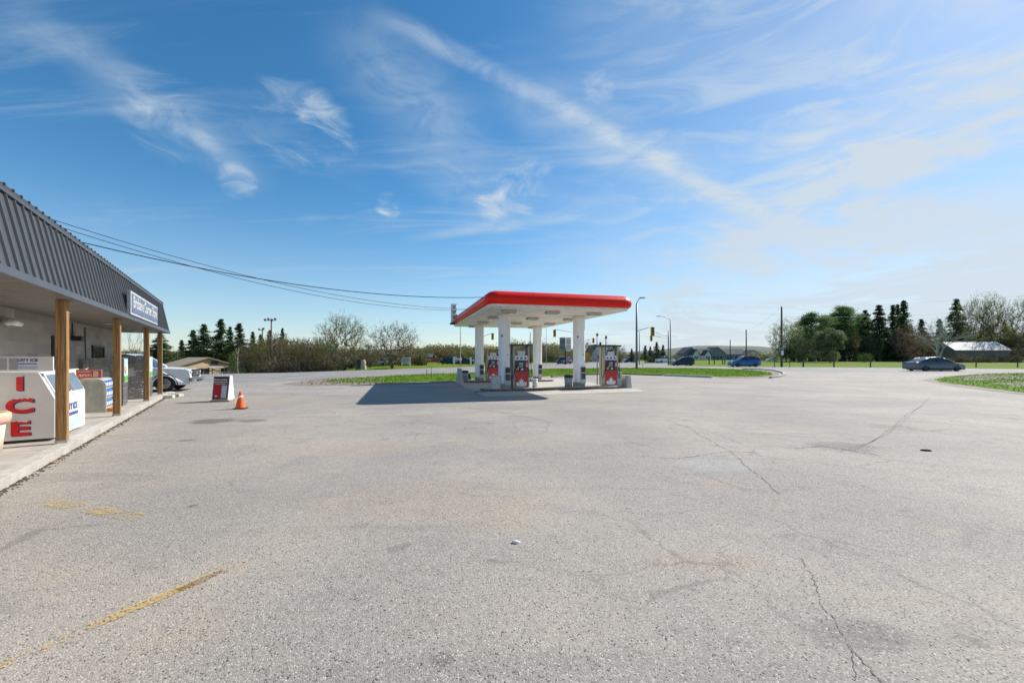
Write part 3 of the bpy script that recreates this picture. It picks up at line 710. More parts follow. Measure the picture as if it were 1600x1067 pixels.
# propane exchange cages
M_cage = mat('cage_grey', (.23, .235, .245), .45, .35, dirt=.15)
def cage(a, b0, L, Wd, h, label, kind):
    t_ = empty('propane_cage', SP(a, b0, WK + .04), SA, label, 'propane cage', 'grey propane cages on the porch')
    b = MB()
    for x in (0.02, L - .02):
        for y in (.02, Wd - .02): b.box((x, y, h / 2), (.04, .04, h), M_cage)
    for z in (.02, h * .36, h * .67, h - .02):
        for y in (.02, Wd - .02): b.box((L / 2, y, z), (L - .08, .035, .04), M_cage)
        for x in (.02, L - .02): b.box((x, Wd / 2, z), (.035, Wd - .08, .04), M_cage)
    b.box((L / 2, Wd / 2, h + .006), (L, Wd, .02), M_cage)
    for x in (.05, L - .05):
        for y in (.05, Wd - .05): b.box((x, y, -.02), (.05, .05, .04), M_cage)
    b.build('cage_frame', t_)
    # perforated steel sheets: horizontal slots with staggered bridges
    def perf(nm, M_, w_, z0, z1):
        b = MB(); rows = int((z1 - z0) / .042)
        for k in range(rows):
            z = z0 + (k + .5) * (z1 - z0) / rows
            b.box(M_((w_ / 2, z))[0], M_((w_, .018))[1], M_cage)
            n = int(w_ / .10)
            for j in range(n + 1):
                x = (j + (.5 if k % 2 else 0)) * w_ / n
                if x < w_ - .01: c, _ = M_((x, z + .5 * (z1 - z0) / rows)); b.box(c, M_((.045, (z1 - z0) / rows - .018))[1], M_cage)
        b.build(nm, t_)
    bands = ((.05, h * .36 - .03), (h * .36 + .03, h * .67 - .03), (h * .67 + .03, h - .05))
    for z0, z1 in bands:
        perf('mesh_panel', lambda q: ((.012, q[0] + .0, q[1]), (.006, q[0], q[1])) if False else ((.010, q[0], q[1]), (.005, q[0], q[1])), Wd, z0, z1)
        perf('mesh_panel', lambda q: ((q[0], .010, q[1]), (q[0], .005, q[1])), L, z0, z1)
    if kind:
        b = MB(); b.box((.0, Wd * .5, h * .62), (.008, Wd * .26, h * .2), mat('plate_grey', (.36, .37, .38), .5)); b.build('notice_plate', t_)
    # poster on the front
    b = MB(); b.box((L * .48, -.012, h * .74), (L * .8, .008, h * .5), mat('poster_sky', (.48, .68, .82), .5))
    b.box((L * .48, -.018, h * .56), (L * .8, .006, h * .12), mat('poster_green', (.10, .38, .05), .5)); b.box((L * .48, -.018, h * .50), (L * .8, .006, h * .02), M_white)
    b.lathe([(0, -.001), (.12, -.001), (.12, .003), (0, .003)], mat('poster_orange', (.8, .35, .06), .5), c=(L * .35, -.022, h * .76), axis='Y', n=18)
    b.box((L * .62, -.019, h * .72), (.12, .004, .22), M_white); b.build('poster', t_)
    return t_
cage(9.42, .48, .62, .86, 1.40, 'propane exchange cage behind the grey display bin, nearer the ice chest', 1)
cage(12.0, .30, 1.35, .92, 1.46, 'propane exchange cage between the two farthest porch posts', 1)
# gas cylinders inside
pc = None
for cg, (a0, b0) in enumerate(((9.42, .48), (12.0, .30))):
    for lv in range(3):
        for i in range(1 if cg == 0 else 2):
            for j in range(2):
                p = SP(a0 + (.22 if cg == 0 else .3) + i * (.2 if cg == 0 else .48), b0 + .24 + j * .4, WK + .05 + lv * .47)
                if pc is None:
                    pc = empty('propane_cylinder', p, SA); M_cyl = mat('cylinder_white', (.66, .65, .62), .4)
                    MB().lathe([(.10, 0), (.145, .04), (.15, .12), (.15, .24), (.12, .30), (.04, .335), (0, .34)], M_cyl, n=14).build('tank', pc)
                    MB().lathe([(.09, .31), (.09, .42), (.08, .42), (.08, .31)], M_cyl, n=12).build('collar', pc)
                    MB().lathe([(.02, .33), (.02, .38), (.035, .385), (.035, .40), (0, .4)], mat('brass', (.5, .35, .1), .3, .9), n=8).build('valve', pc); q = pc
                else: q = copy_tree(pc); q.location = p
                tag(q, 'white propane cylinder stored in the %s grey cage' % ('nearer' if cg == 0 else 'farther'), 'gas cylinder', 'propane cylinders in the %s cage' % ('nearer' if cg == 0 else 'farther'))

# sandwich board
sb = empty('sandwich_board', G(349, 626.5), R(12), 'white a-frame sandwich board with a dark red poster by the orange cone', 'sandwich board')
M_sbw = mat('board_white', (.80, .80, .80), .5)
hh = .93
Qy = Matrix(((0, 0, 1, 0), (1, 0, 0, 0), (0, 1, 0, 0), (0, 0, 0, 1)))
b = MB(); b.prism([(-.27, .05), (.27, .05), (.09, hh), (-.09, hh)], -.26, .26, M_sbw, Qy); b.build('board_shell', sb, bevel=.01)
b = MB(); b.box((0, -.12, .03), (.62, .30, .06), mat('base_taupe', (.30, .26, .22), .7), bev=.01); b.box((0, .16, .03), (.62, .22, .06), mat('base_taupe')); b.build('foot', sb)
al = math.atan2(.18, hh - .05)
T = Matrix.Translation((0, -.184, .49)) @ Matrix.Rotation(-al, 4, 'X')
fr = MB().box((0, -.008, 0), (.50, .016, .84), mat('poster_frame', (.16, .16, .165), .4)).build('poster_frame', sb); fr.matrix_local = T
MB().box((0, -.018, .0), (.44, .004, .78), mat('poster_maroon', (.10, .010, .014), .5)).build('poster', fr)
MB().box((-.10, -.022, -.12), (.23, .004, .50), mat('poster_red', (.42, .008, .012), .5)).box((.115, -.0225, -.14), (.17, .004, .46), mat('phone_grey', (.50, .54, .57), .35), bev=.0).box((.115, -.0226, .095), (.035, .006, .012), M_dark).build('poster_print', fr)
text('lettering', 'Great Quality', .075, M_white, fr, (-.02, -.023, .30), (R(90), 0, 0), offset=.002)
text('lettering', 'Great Rewards', .072, M_white, fr, (-.02, -.023, .215), (R(90), 0, 0), offset=.002)
MB().box((.0, -.022, .155), (.38, .003, .008), M_white).box((-.01, -.022, .135), (.34, .003, .008), M_white).box((-.02, -.022, .115), (.36, .003, .006), M_white).build('small_print', fr)

LEAF = [(0, 1), (.17, .68), (.36, .78), (.27, .32), (.52, .56), (.58, .42), (.86, .48), (.77, .22), (.92, .12), (.42, -.28), (.48, -.46), (.05, -.38)]
def leaf_poly(s, cut=-9):
    r = [(x * s, max(y, cut) * s) for x, y in LEAF]; return r + [(-x, y) for x, y in reversed(r) if x > 0]
MB().prism(leaf_poly(.045), 0, .004, M_white, Matrix.Translation((-.13, -.022, -.30)) @ Matrix.Rotation(R(90), 4, 'X')).build('leaf_emblem', fr)

# traffic cone
cn = empty('traffic_cone', G(376, 638.5), .3, 'orange traffic cone with a white collar beside the sandwich board', 'traffic cone')
b = MB(); b.box((0, 0, .015), (.34, .34, .03), M_dark, bev=.008); b.build('base', cn)
b = MB(); b.lathe([(.145, .03), (.14, .05), (.078, .32), (.062, .41), (.04, .50), (.032, .53), (.0, .532)], mat('cone_orange', (.85, .13, .015), .5), n=24); b.build('cone_body', cn)
b = MB(); b.lathe([(.0745, .345), (.0635, .410)], mat('reflective_white', (.8, .8, .8), .4), n=24); b.build('collar', cn)
# ------------------------------------------------------------------ filling station
CA = R(15.0); CO = Vector((-.95, 16.75, 0)); cu = Vector((math.cos(CA), math.sin(CA), 0)); cv = Vector((-math.sin(CA), math.cos(CA), 0))
def CP(u, v, z=0.0): return CO + cu * u + cv * v + Vector((0, 0, z))
CW, CL, CZ = 6.55, 12.1, 3.68
# concrete pad
b = MB(); pad = [(-.1, .1), (7.2, .55), (7.75, 1.0), (8.0, 2.0), (8.1, 12.6), (-.1, 12.6)]
M_pad = mat('pad_concrete', (.44, .42, .38), .9, var=.1, vscale=1.2, bump=.25, bscale=50, dirt=.35)
b.prism(pad, -.05, .010, M_pad); 
for v in (4.3, 8.4): b.box((4.0, v, .0108), (8.1, .02, .001), M_crack)
for u in (2.6, 5.3): b.box((u, 6.4, .0112), (.02, 12.0, .001), M_crack)
o = b.build('forecourt_pad', loc=CO, rz=CA); tag(o, kind='structure')
# islands
M_isl = mat('island_concrete', (.43, .40, .35), .9, dirt=.3, bump=.3); M_rust = mat('rusted_edge', (.17, .10, .06), .8, var=.4, vscale=4)
def island(u0, u1, v0, v1, label):
    t_ = empty('pump_island', CP((u0 + u1) / 2, (v0 + v1) / 2, .01), CA, label, 'pump island'); L = u1 - u0; Wd = v1 - v0
    def rr(g):
        rad = Wd / 2 - g; pts = []
        for k in range(9): a = -math.pi / 2 + math.pi * k / 8; pts.append((L / 2 - Wd / 2 + rad * math.cos(a) * .6, rad * math.sin(a)))
        for k in range(9): a = math.pi / 2 + math.pi * k / 8; pts.append((-L / 2 + Wd / 2 + rad * math.cos(a) * .6, rad * math.sin(a)))
        return pts
    MB().prism(rr(.03), 0, .105, M_isl).build('island_top', t_)
    MB().prism(rr(0), 0, .09, M_rust).build('steel_edge', t_)
island(.0, 7.75, 2.45, 3.85, 'near concrete pump island with a rusty edge, under two white columns')
island(.2, 6.75, 9.3, 10.6, 'far concrete pump island under the rear of the canopy')
# canopy
cn_ = empty('fuel_canopy', CP(0, 0), CA, 'fuel station canopy with a bulging glossy red fascia on four white columns', 'canopy')
def ring(off, z, rad=.42, n=8):
    pts = []; r_ = max(.02, rad + off)
    for (cx, cy, a0) in ((CW - rad, CL - rad, 0), (rad, CL - rad, 90), (rad, rad, 180), (CW - rad, rad, 270)):
        for k in range(n + 1): a = R(a0 + 90 * k / n); pts.append((cx + r_ * math.cos(a), cy + r_ * math.sin(a), z))
    return pts
def loft(rings, m, name, parent, smooth=True, b=None, done=True):
    b = b or MB(); n = len(rings[0]); vs = [p for r_ in rings for p in r_]
    fs = [(i * n + k, i * n + (k + 1) % n, (i + 1) * n + (k + 1) % n, (i + 1) * n + k) for i in range(len(rings) - 1) for k in range(n)]
    b.add(vs, fs, m, smooth)
    return b.build(name, parent) if done else b
prof = [(-.06, .09), (.03, .10), (.10, .15), (.14, .22), (.155, .30), (.14, .38), (.10, .46), (.03, .54), (-.08, .61), (-.22, .65)]
bb = loft([ring(o_ - .06, CZ + z) for o_, z in prof], M_red, None, None, done=False)
loft([ring(-.17, CZ), ring(-.10, CZ), ring(-.08, CZ + .02), ring(-.08, CZ + .098)], mat('band_white', (.72, .70, .66), .5), None, None, smooth=False, b=bb, done=False)
bb.build('fascia', cn_, fix=False)
# panel joints, proud seams on the red
sm = MB()
def seam(pu, pv, du, dv, nu, nv):
    vs = []
    for o_, z in prof:
        for s_ in (-.008, .008): vs.append((pu + nu * (o_ - .06 + .003) + du * s_, pv + nv * (o_ - .06 + .003) + dv * s_, CZ + z))
    sm.add(vs, [(2 * i, 2 * i + 1, 2 * i + 3, 2 * i + 2) for i in range(len(prof) - 1)], mat('seam_dark_red', (.30, .012, .008), .4))
for u in (1.9, 3.4, 4.9): seam(u, 0, 1, 0, 0, -1); seam(u, CL, 1, 0, 0, 1)
for v in (2.4, 4.8, 7.2, 9.6): seam(0, v, 0, 1, -1, 0); seam(CW, v, 0, 1, 1, 0)
sm.build('fascia_seams', cn_)
b = MB()
M_sofp = mat('canopy_soffit', (.85, .82, .75), .65, dirt=.08, vscale=1.5)
b.poly(ring(-.168, CZ + .004), M_sofp)
k = 0.35
while k < CW - .3: b.box((k, CL / 2, CZ + .001), (.012, CL - .7, .006), mat('soffit_joint', (.45, .43, .38), .7)); k += .3
b.build('soffit', cn_, fix=False)
b = MB(); b.poly(ring(-.27, CZ + .60), mat('deck_grey', (.4, .4, .4), .7)); b.build('roof_deck', cn_)
for u in (1.25, 3.3, 5.4):
    for v in (1.5, 4.5, 7.6, 10.9):
        b = MB(); b.box((u, v, CZ - .055), (.62, .42, .10), mat('fitting_grey', (.50, .48, .43), .5), bev=.02); b.box((u, v, CZ - .109), (.52, .32, .006), mat('lens_grey', (.30, .29, .27), .4)); b.build('soffit_light', cn_)
for i, (u, v) in enumerate(((1.44, 3.15), (5.4, 3.25), (1.48, 9.95), (5.4, 9.95))):
    s = .53; z0 = .115
    def rsq(s, rd, n=5):
        h = s / 2; pts = []
        for (cx, cy, a0) in ((h - rd, h - rd, 0), (-h + rd, h - rd, 90), (-h + rd, -h + rd, 180), (h - rd, -h + rd, 270)):
            for k in range(n + 1): a = R(a0 + 90 * k / n); pts.append((cx + rd * math.cos(a), cy + rd * math.sin(a)))
        return pts
    def lp(s, rd, zs, m, b):
        q = rsq(s, rd); n = len(q); vs = [(u + x, v + y, z) for z in zs for x, y in q]
        b.add(vs, [(i * n + k, i * n + (k + 1) % n, (i + 1) * n + (k + 1) % n, (i + 1) * n + k) for i in range(len(zs) - 1) for k in range(n)] + [list(range(n)), [len(vs) - n + k for k in range(n)]], m, False)
    b = MB(); lp(s, .15, (z0, CZ - .01), mat('column_white', (.86, .86, .87), .5, var=.03, vscale=.7, dirt=.28), b)
    for k in range(6): b.box((u - .17 + k * .068, v - s / 2 - .001, (CZ + 1.9) / 2), (.004, .006, CZ - 2.0), mat('flute_grey', (.60, .60, .60), .6))
    c = b.build('column', cn_)
    b = MB(); lp(s + .02, .15, (z0, z0 + .22), mat('column_base', (.33, .31, .28), .8, dirt=.5, vscale=4), b); b.build('base_wrap', c)
    b = MB(); lp(s + .06, .17, (CZ - .12, CZ - .0095), M_offw, b); b.build('capital', c)
    b = MB(); b.box((u + .10, v - s / 2 - .025, .70), (.28, .05, .86), mat('dispenser_frame', (.52, .53, .53), .5), bev=.01)
    b.box((u + .10, v - s / 2 - .055, .97), (.23, .012, .25), M_dark); b.box((u + .10, v - s / 2 - .055, .64), (.23, .012, .30), mat('dispenser_dark', (.06, .06, .065), .4))
    b.build('service_panel', c)
    if i < 2:
        b = MB(); b.box((u + .08, v - s / 2 - .006, 1.72), (.05, .008, .03), M_dark); b.box((u + .15, v - s / 2 - .006, 1.72), (.03, .008, .03), M_dark)
        b.box((u - .18, v - s / 2 - .004, 2.62), (.07, .03, .10), mat('sensor_blue', (.10, .15, .22), .4)); b.build('notice', c)
# louvred fin sign on the left edge
fs_ = empty('fin_sign', CP(-.17, 10.4, CZ + .05), CA, 'white stepped fin sign standing on the far left edge of the red canopy', 'fin sign')
b = MB(); b.box((-.06, 0, .62), (.10, .42, 1.30), M_white); b.build('fin_back', fs_)
for z, w_ in ((1.18, .17), (.86, .19), (.54, .21), (.22, .23)):
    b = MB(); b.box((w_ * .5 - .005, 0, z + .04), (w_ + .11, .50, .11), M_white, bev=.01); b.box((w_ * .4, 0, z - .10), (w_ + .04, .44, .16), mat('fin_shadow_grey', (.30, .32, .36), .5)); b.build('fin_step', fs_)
b = MB(); b.box((-.02, 0, .02), (.30, .5, .10), M_dark); b.build('bracket', fs_)

# fuel pumps
M_pblk = mat('pump_black', (.03, .03, .035), .35); M_pred = mat('pump_red', (.50, .008, .012), .35, coat=.3, var=.06); M_ptan = mat('pump_tan', (.50, .46, .38), .5, dirt=.15)
M_scr = mat('screen_blue', (.16, .25, .36), .2); M_stick = mat('sticker_white', (.75, .76, .76), .5)
def pump(loc, label, yellow=False):
    t_ = empty('fuel_pump', loc, CA, label, 'fuel pump', 'fuel pumps on the islands')
    w, d, h = .66, .48, 1.52
    b = MB(); b.box((0, 0, .78), (w, d, 1.54), M_ptan, bev=.015)
    for s_ in (-1, 1): b.box((s_ * (w / 2 + .045), 0, 1.03), (.075, d + .04, 2.0), mat('pump_pillar', (.42, .38, .31), .5, .2, dirt=.2), bev=.01)
    b.build('cabinet', t_)
    b = MB(); b.box((0, 0, 2.06), (w + .44, d + .22, .085), mat('hood_yellow', (.62, .42, .10), .5) if yellow else M_pblk, bev=.015); b.build('hood', t_)
    for sd_ in (-1, 1):
        y = sd_ * (d / 2)
        p = MB(); p.box((0, y + sd_ * .008, .40), (w - .02, .016, .66), M_pred); pn = p.build('lower_panel', t_)
        q = MB(); q.prism([(x * .30, yy * .38) for x, yy in [(min(1.05, max(-1.05, a * 1.05)), max(c, -.05)) for a, c in leaf_poly(1, -.05)]], 0, .004, M_stick, Matrix.Translation((0, y + sd_ * .018, .10)) @ Matrix.Rotation(R(90) if sd_ < 0 else R(-90), 4, 'X') @ Matrix.Scale(1 if sd_ < 0 else -1, 4, (0, 1, 0)))
        q.build('leaf_emblem', pn)
        p = MB(); p.box((0, y + sd_ * .01, 1.03), (w - .02, .02, .60), M_pred); p.box((-.03, y + sd_ * .022, 1.06), (w * .80, .02, .54), M_pblk)
        p.box((-.02, y + sd_ * .034, 1.18), (.20, .008, .07), mat('lcd_grey', (.42, .45, .44), .2)); p.box((-.02, y + sd_ * .034, 1.06), (.21, .008, .11), M_scr); p.box((.0, y + sd_ * .034, .90), (.18, .008, .09), M_stick)
        p.box((-.22, y + sd_ * .034, .92), (.09, .008, .12), M_stick); p.box((.25, y + sd_ * .024, 1.11), (.11, .01, .16), M_stick); p.box((.25, y + sd_ * .03, 1.12), (.07, .01, .05), M_pred)
        p.build('card_reader', t_)
        p = MB(); p.box((0, y + sd_ * .008, 1.45), (w - .02, .016, .23), mat('brand_strip', (.66, .68, .70), .4))
        for k in range(3): p.box((-.2 + k * .2, y + sd_ * .018, 1.44), (.10, .006, .10), mat('strip_blue', (.08, .14, .28), .4))
        p.box((0, y + sd_ * .01, 1.68), (w * .55, .02, .18), M_stick)
        p.box((-.085, y + sd_ * .022, 1.68), (.13, .006, .12), mat('lcd_grey')); p.box((.085, y + sd_ * .022, 1.68), (.13, .006, .12), mat('lcd_grey')); p.build('price_display', t_)
        for k, mk in enumerate((M_pblk, mat('nozzle_yellow', (.65, .45, .05), .4), M_pblk)):
            x = -.27 + k * .10
            nz = MB(); nz.box((x, y + sd_ * .07, 1.02 - k * .05), (.05, .10, .16), mk, bev=.012); nz.tube((x, y + sd_ * .10, 1.00 - k * .05), (x, y + sd_ * .06, .86 - k * .05), .014, M_steel); nz.build('nozzle', t_)
    for s_ in (-1, 1):
        x = s_ * (w / 2 + .12)
        hs_ = MB(); hs_.path([(x, -.12, 1.98), (x + s_ * .05, -.16, 1.4), (x + s_ * .08, -.2, .7), (x + s_ * .03, -.24, .38), (x - s_ * .04, -.28, .5), (x - s_ * .12, -.30, .95)], .017, M_rubber, 7); hs_.build('hose', t_)
        ms = MB(); ms.tube((s_ * .30, .04, 1.56), (s_ * .30, .04, 2.02), .022, M_steel); ms.build('mast', t_)
    return t_
pump(CP(2.22, 3.12, .115), 'fuel pump with red leaf panel just right of the near left column')
pump(CP(2.35, 10.0, .115), 'fuel pump with a tan yellow hood beside the far left column', True)
pump(CP(7.05, 3.2, .115), 'sunlit fuel pump at the right end of the near island')
# masts on the sunlit pump are light poles behind it: small vent pipes
b = MB()
for k, (u, v, h) in enumerate(((6.8, 4.0, 2.75), (7.35, 4.05, 2.62))):
    o = MB().tube((0, 0, 0), (0, 0, h), .03, M_greysteel, n=8).box((0, 0, h + .05), (.09, .09, .14), M_dark).build('vent_pipe', loc=CP(u, v, .01))
    tag(o, ['tall grey vent pipe with a dark cap behind the sunlit pump', 'shorter vent pipe right behind the sunlit pump'][k], 'vent pipe', 'vent pipes by the right pump')
def bin_(loc, r_, h, label, m, lid=M_dark, shape='round', liner=True):
    t_ = empty('waste_bin', loc, CA, label, 'waste bin')
    b = MB()
    if shape == 'round': b.lathe([(0, 0), (r_ * .86, 0), (r_, h * .9), (0, h * .9)], m, n=20)
    else: b.box((0, 0, h * .45), (r_ * 2, r_ * 1.8, h * .9), m, bev=.02)
    b.build('bin_body', t_); b = MB()
    if shape == 'round': b.lathe([(r_ * 1.03, h * .78), (r_ * 1.06, h * .9), (r_ * .98, h), (r_ * .75, h), (r_ * .7, h * .9), (0, h * .88)], lid, n=20)
    else: b.box((0, 0, h * .95), (r_ * 2.05, r_ * 1.85, h * .09), lid, bev=.01)
    b.build('lid', t_); return t_
M_grb = mat('bin_grey_plastic', (.30, .31, .33), .5, dirt=.2)
bin_(CP(4.7, 2.95, .115), .215, .60, 'grey round waste bin with a dark rim left of the right near column', M_grb)
bin_(CP(.62, 10.4, .115), .22, .62, 'grey round waste bin by the far left column', M_grb)
bin_(CP(.93, 2.80, .115), .20, .62, 'pale square waste box left of the near left column', mat('pale_box', (.56, .56, .55), .5, dirt=.25), mat('pale_box_lid', (.50, .44, .38), .5), 'sq')
bin_(CP(2.95, 3.0, .115), .14, .42, 'small white pail right of the near left pump', mat('pail_white', (.72, .73, .74), .4), mat('pail_white'))
bin_(CP(7.62, 3.15, .115), .13, .72, 'beige square box between the sunlit pump and the concrete barrier', mat('beige_box', (.62, .57, .46), .5, dirt=.15), mat('beige_box'), 'sq')
bin_(CP(1.0, 10.9, .115), .1, .4, 'low black pail on the far island', M_dark, M_dark)
def barrier(px, py, label, h=.82, w=.30):
    g = G(px, py); b = MB()
    b.prism([(-w / 2, 0), (w / 2, 0), (w / 2, .10), (w * .26, h), (-w * .26, h), (-w / 2, .10)], -.45, .45, mat('barrier_concrete', (.48, .47, .44), .85, dirt=.25, bump=.2), Matrix(((1, 0, 0, 0), (0, 0, 1, 0), (0, 1, 0, 0), (0, 0, 0, 1))))
    o = b.build('concrete_barrier', loc=g, rz=CA + R(90), bevel=.012)
    o.rotation_euler.z = CA; tag(o, label, 'concrete barrier', 'concrete barriers at the island ends')
barrier(718, 599.2, 'pale tapered concrete barrier at the left rear of the forecourt', h=.92)
barrier(976, 605.5, 'tapered concrete barrier at the right end of the near island', h=.66)
b = MB(); b.box((0, 0, .03), (.5, .16, .06), mat('timber_block', (.30, .24, .16), .9)); o = b.build('low_block', loc=CP(.1, 2.2), rz=CA); tag(o, 'dark low block at the left tip of the near island', 'block')
tag(MB().tube((0, 0, 0), (0, 0, .95), .06, mat('bollard_dark', (.12, .17, .15), .5), n=12).build('bollard', loc=G(967, 594)), 'dark green bollard behind the beige box at right', 'bollard')

# ------------------------------------------------------------------ overhead wires from the store roof
def wire(a, b_, sag, r_, label, n=26, rg=None):
    pts = [a.lerp(b_, k / n) - Vector((0, 0, 4 * sag * (k / n) * (1 - k / n))) for k in range(n + 1)]
    o = MB().path(pts, r_, M_dark, 5).build('overhead_wire'); return tag(o, label, 'wire', rg)
mastp = SP(8.0, 5.0, 3.79)
mast = empty('roof_mast', mastp, 0, 'short grey service mast behind the store roof edge', 'mast')
MB().tube((0, 0, 0), (0, 0, 2.4), .04, M_greysteel).build('pipe', mast); MB().lathe([(0, 2.4), (.07, 2.39), (.08, 2.47), (0, 2.53)], M_greysteel, n=10).build('weatherhead', mast)
wire(SP(8.0, 5.0, 5.56), CP(1.2, 1.4, CZ + .62), .90, .013, 'thick black cable sagging lowest from the store roof to the canopy', rg='wires to the canopy')
wire(SP(8.0, 5.0, 6.24), CP(1.6, 6, CZ + .62), 1.08, .009, 'thin upper wire sagging from the store roof to the canopy', rg='wires to the canopy')
wire(SP(8.0, 5.0, 6.14), CP(1.3, 6.5, CZ + .62), 1.14, .009, 'thin lower wire sagging from the store roof to the canopy', rg='wires to the canopy')

# ------------------------------------------------------------------ vehicles
Qs = Matrix(((1, 0, 0, 0), (0, 0, 1, 0), (0, 1, 0, 0), (0, 0, 0, 1)))
def arch_cut(xc, r_, z0, n=8, rev=False):
    a0 = math.asin(min(1, z0 / r_ * .0)) if False else 0
    pts = [(xc + r_ * math.cos(math.pi * k / n), z0 + r_ * math.sin(math.pi * k / n) * 1.0) for k in range(n + 1)]
    return pts            # from front side (+x) to rear side (-x)
def vehicle(name, loc, heading, label, cat, paint, L, Wd, Hh, kind, group=None, detail=True):
    """x forward. kind: sedan / hatch / suv / pickup"""
    t_ = empty(name, loc, heading, label, cat, group)
    wr = {'sedan': .225, 'hatch': .215, 'suv': .235, 'pickup': .225}[kind] * (Hh if kind != 'pickup' else Hh * .98)
    wr = {'sedan': .34, 'hatch': .33, 'suv': .37, 'pickup': .42}[kind] * (Hh / {'sedan': 1.45, 'hatch': 1.5, 'suv': 1.68, 'pickup': 1.95}[kind])
    k = Hh / {'sedan': 1.45, 'hatch': 1.5, 'suv': 1.68, 'pickup': 1.95}[kind]; h = L / 2
    xf, xr = h - L * .19, -h + L * .20
    if kind == 'pickup': xf, xr = h - L * .165, -h + L * .20
    z0 = (.15 if kind == 'sedan' else .20) * k if kind != 'pickup' else .34 * k
    ar = wr * 1.14
    if kind == 'sedan': top = [(-h, .48), (-h + .03, .76), (-h + .12, .90), (-h + .95, .93), (h - 1.45, .89), (h - .75, .78), (h - .25, .64), (h - .05, .54), (h, .40)]; cab = [(-h + .40, .91), (-h + 1.30, 1.24), (-h + 1.90, 1.41), (-h + 2.40, 1.45), (-h + 2.95, 1.38), (h - 1.25, .88)]
    elif kind == 'hatch': top = [(-h, .45), (-h + .03, .85), (-h + .10, 1.0), (h - 1.25, .98), (h - .35, .82), (h - .06, .62), (h, .42)]; cab = [(-h + .12, 1.0), (-h + .45, 1.40), (-h + 1.0, 1.5), (-h + 2.0, 1.48), (h - 1.05, .97)]
    elif kind == 'suv': top = [(-h, .55), (-h + .02, 1.0), (-h + .08, 1.10), (h - 1.35, 1.07), (h - .30, .92), (h - .05, .72), (h, .5)]; cab = [(-h + .12, 1.10), (-h + .40, 1.52), (-h + .9, 1.66), (-h + 2.4, 1.68), (-h + 2.8, 1.62), (h - 1.15, 1.07)]
    else: top = [(-h, .62), (-h, 1.22), (-h + 1.9, 1.22), (-h + 1.95, 1.26), (h - 1.60, 1.24), (h - 1.25, 1.24), (h - .20, 1.16), (h - .06, 1.08), (h - .02, .62)]; cab = [(-h + 2.0, 1.25), (-h + 2.15, 1.86), (-h + 2.4, 1.94), (h - 2.45, 1.95), (h - 2.15, 1.88), (h - 1.42, 1.24)]
    top = [(x, z * k) for x, z in top]; cab = [(x, z * k) for x, z in cab]
    poly = [(-h + .03, z0 + .06)] + top + [(h - .03, z0)] + arch_cut(xf, ar, z0) + arch_cut(xr, ar, z0)
    def plan(x, z, y):
        e = max(0, (abs(x) - h * .62) / (h * .38)); f = 1 - .14 * e * e
        if z > .72 * k: f *= 1 - .05 * min(1, (z - .72 * k) / (.4 * k))
        if z < z0 + .1: f *= .97
        return y * f
    b = MB(); b.prism(poly, -Wd / 2, Wd / 2, paint, Qs)
    b.v = [(x, plan(x, z, y), z) for x, y, z in b.v]
    body = b.build('body', t_, bevel=.05 * k)
    for p in body.data.polygons: p.use_smooth = False
    # wheel wells dark inside
    b = MB()
    for xc in (xf, xr): b.box((xc, 0, z0 + ar * .55), (ar * 1.9, Wd * .70, ar * 1.1), M_dark)
    b.box((0, 0, z0 - .02), (xf - xr - wr * 2.1, Wd * .90, .14), M_dark); b.box((0, 0, z0 + .02), (L * .9, Wd * .6, .12), M_dark); b.build('underbody', t_)  # underbody; its low dark box imitates the shade beneath the car
    # greenhouse: glass shell and painted roof skin
    n = len(cab)
    def gw(z): return Wd / 2 * (.90 - .20 * (z - cab[0][1]) / (max(c[1] for c in cab) - cab[0][1]))
    b = MB(); vs = [(x, -gw(z), z) for x, z in cab] + [(x, gw(z), z) for x, z in cab]
    b.add(vs, [list(range(n)), [n + i for i in range(n)][::-1]] + [(i, (i + 1) % n, n + (i + 1) % n, n + i) for i in range(n)], M_glass)
    b.build('window', t_)
    zt = max(c[1] for c in cab); roofpts = [c for c in cab if c[1] > zt * .915]
    b = MB(); e = .012
    vs = []
    for x, z in roofpts: vs += [(x, -gw(z) - e, z - .03), (x, -gw(z) * .93, z + e), (x, gw(z) * .93, z + e), (x, gw(z) + e, z - .03)]
    b.add(vs, [(4 * i + j, 4 * i + j + 1, 4 * i + j + 5, 4 * i + j + 4) for i in range(len(roofpts) - 1) for j in range(3)], paint, True)
    pillars = [(cab[0], roofpts[0]), (roofpts[-1], cab[-1])]
    mid = {'sedan': (-.12,), 'hatch': (-.15,), 'suv': (-.05, -1.2), 'pickup': (.0,)}[kind]
    for (p, q) in pillars:
        for s_ in (-1, 1): b.path([(p[0], s_ * (gw(p[1]) + .004), p[1]), ((p[0] + q[0]) / 2, s_ * (gw((p[1] + q[1]) / 2) + .004), (p[1] + q[1]) / 2 + (.02 if kind != 'sedan' else .05)), (q[0], s_ * (gw(q[1]) + .004), q[1])], .045 * k, paint, 6)
    for m_ in mid:
        x = m_ * k - (.2 if kind != 'pickup' else -.15)
        for s_ in (-1, 1): b.path([(x, s_ * (gw(cab[0][1]) + .004), cab[0][1]), (x - .04, s_ * (gw(zt) + .0), zt - .04)], .035 * k, M_dark if kind == 'sedan' else paint, 6)
    b.build('roof', t_)
    if kind == 'pickup':
        b = MB(); b.box((-h + 1.0, 0, 1.20 * k), (1.8, Wd * .8, .06), M_dark); b.build('load_bed', t_)
    # wheels
    ty = wr * .62
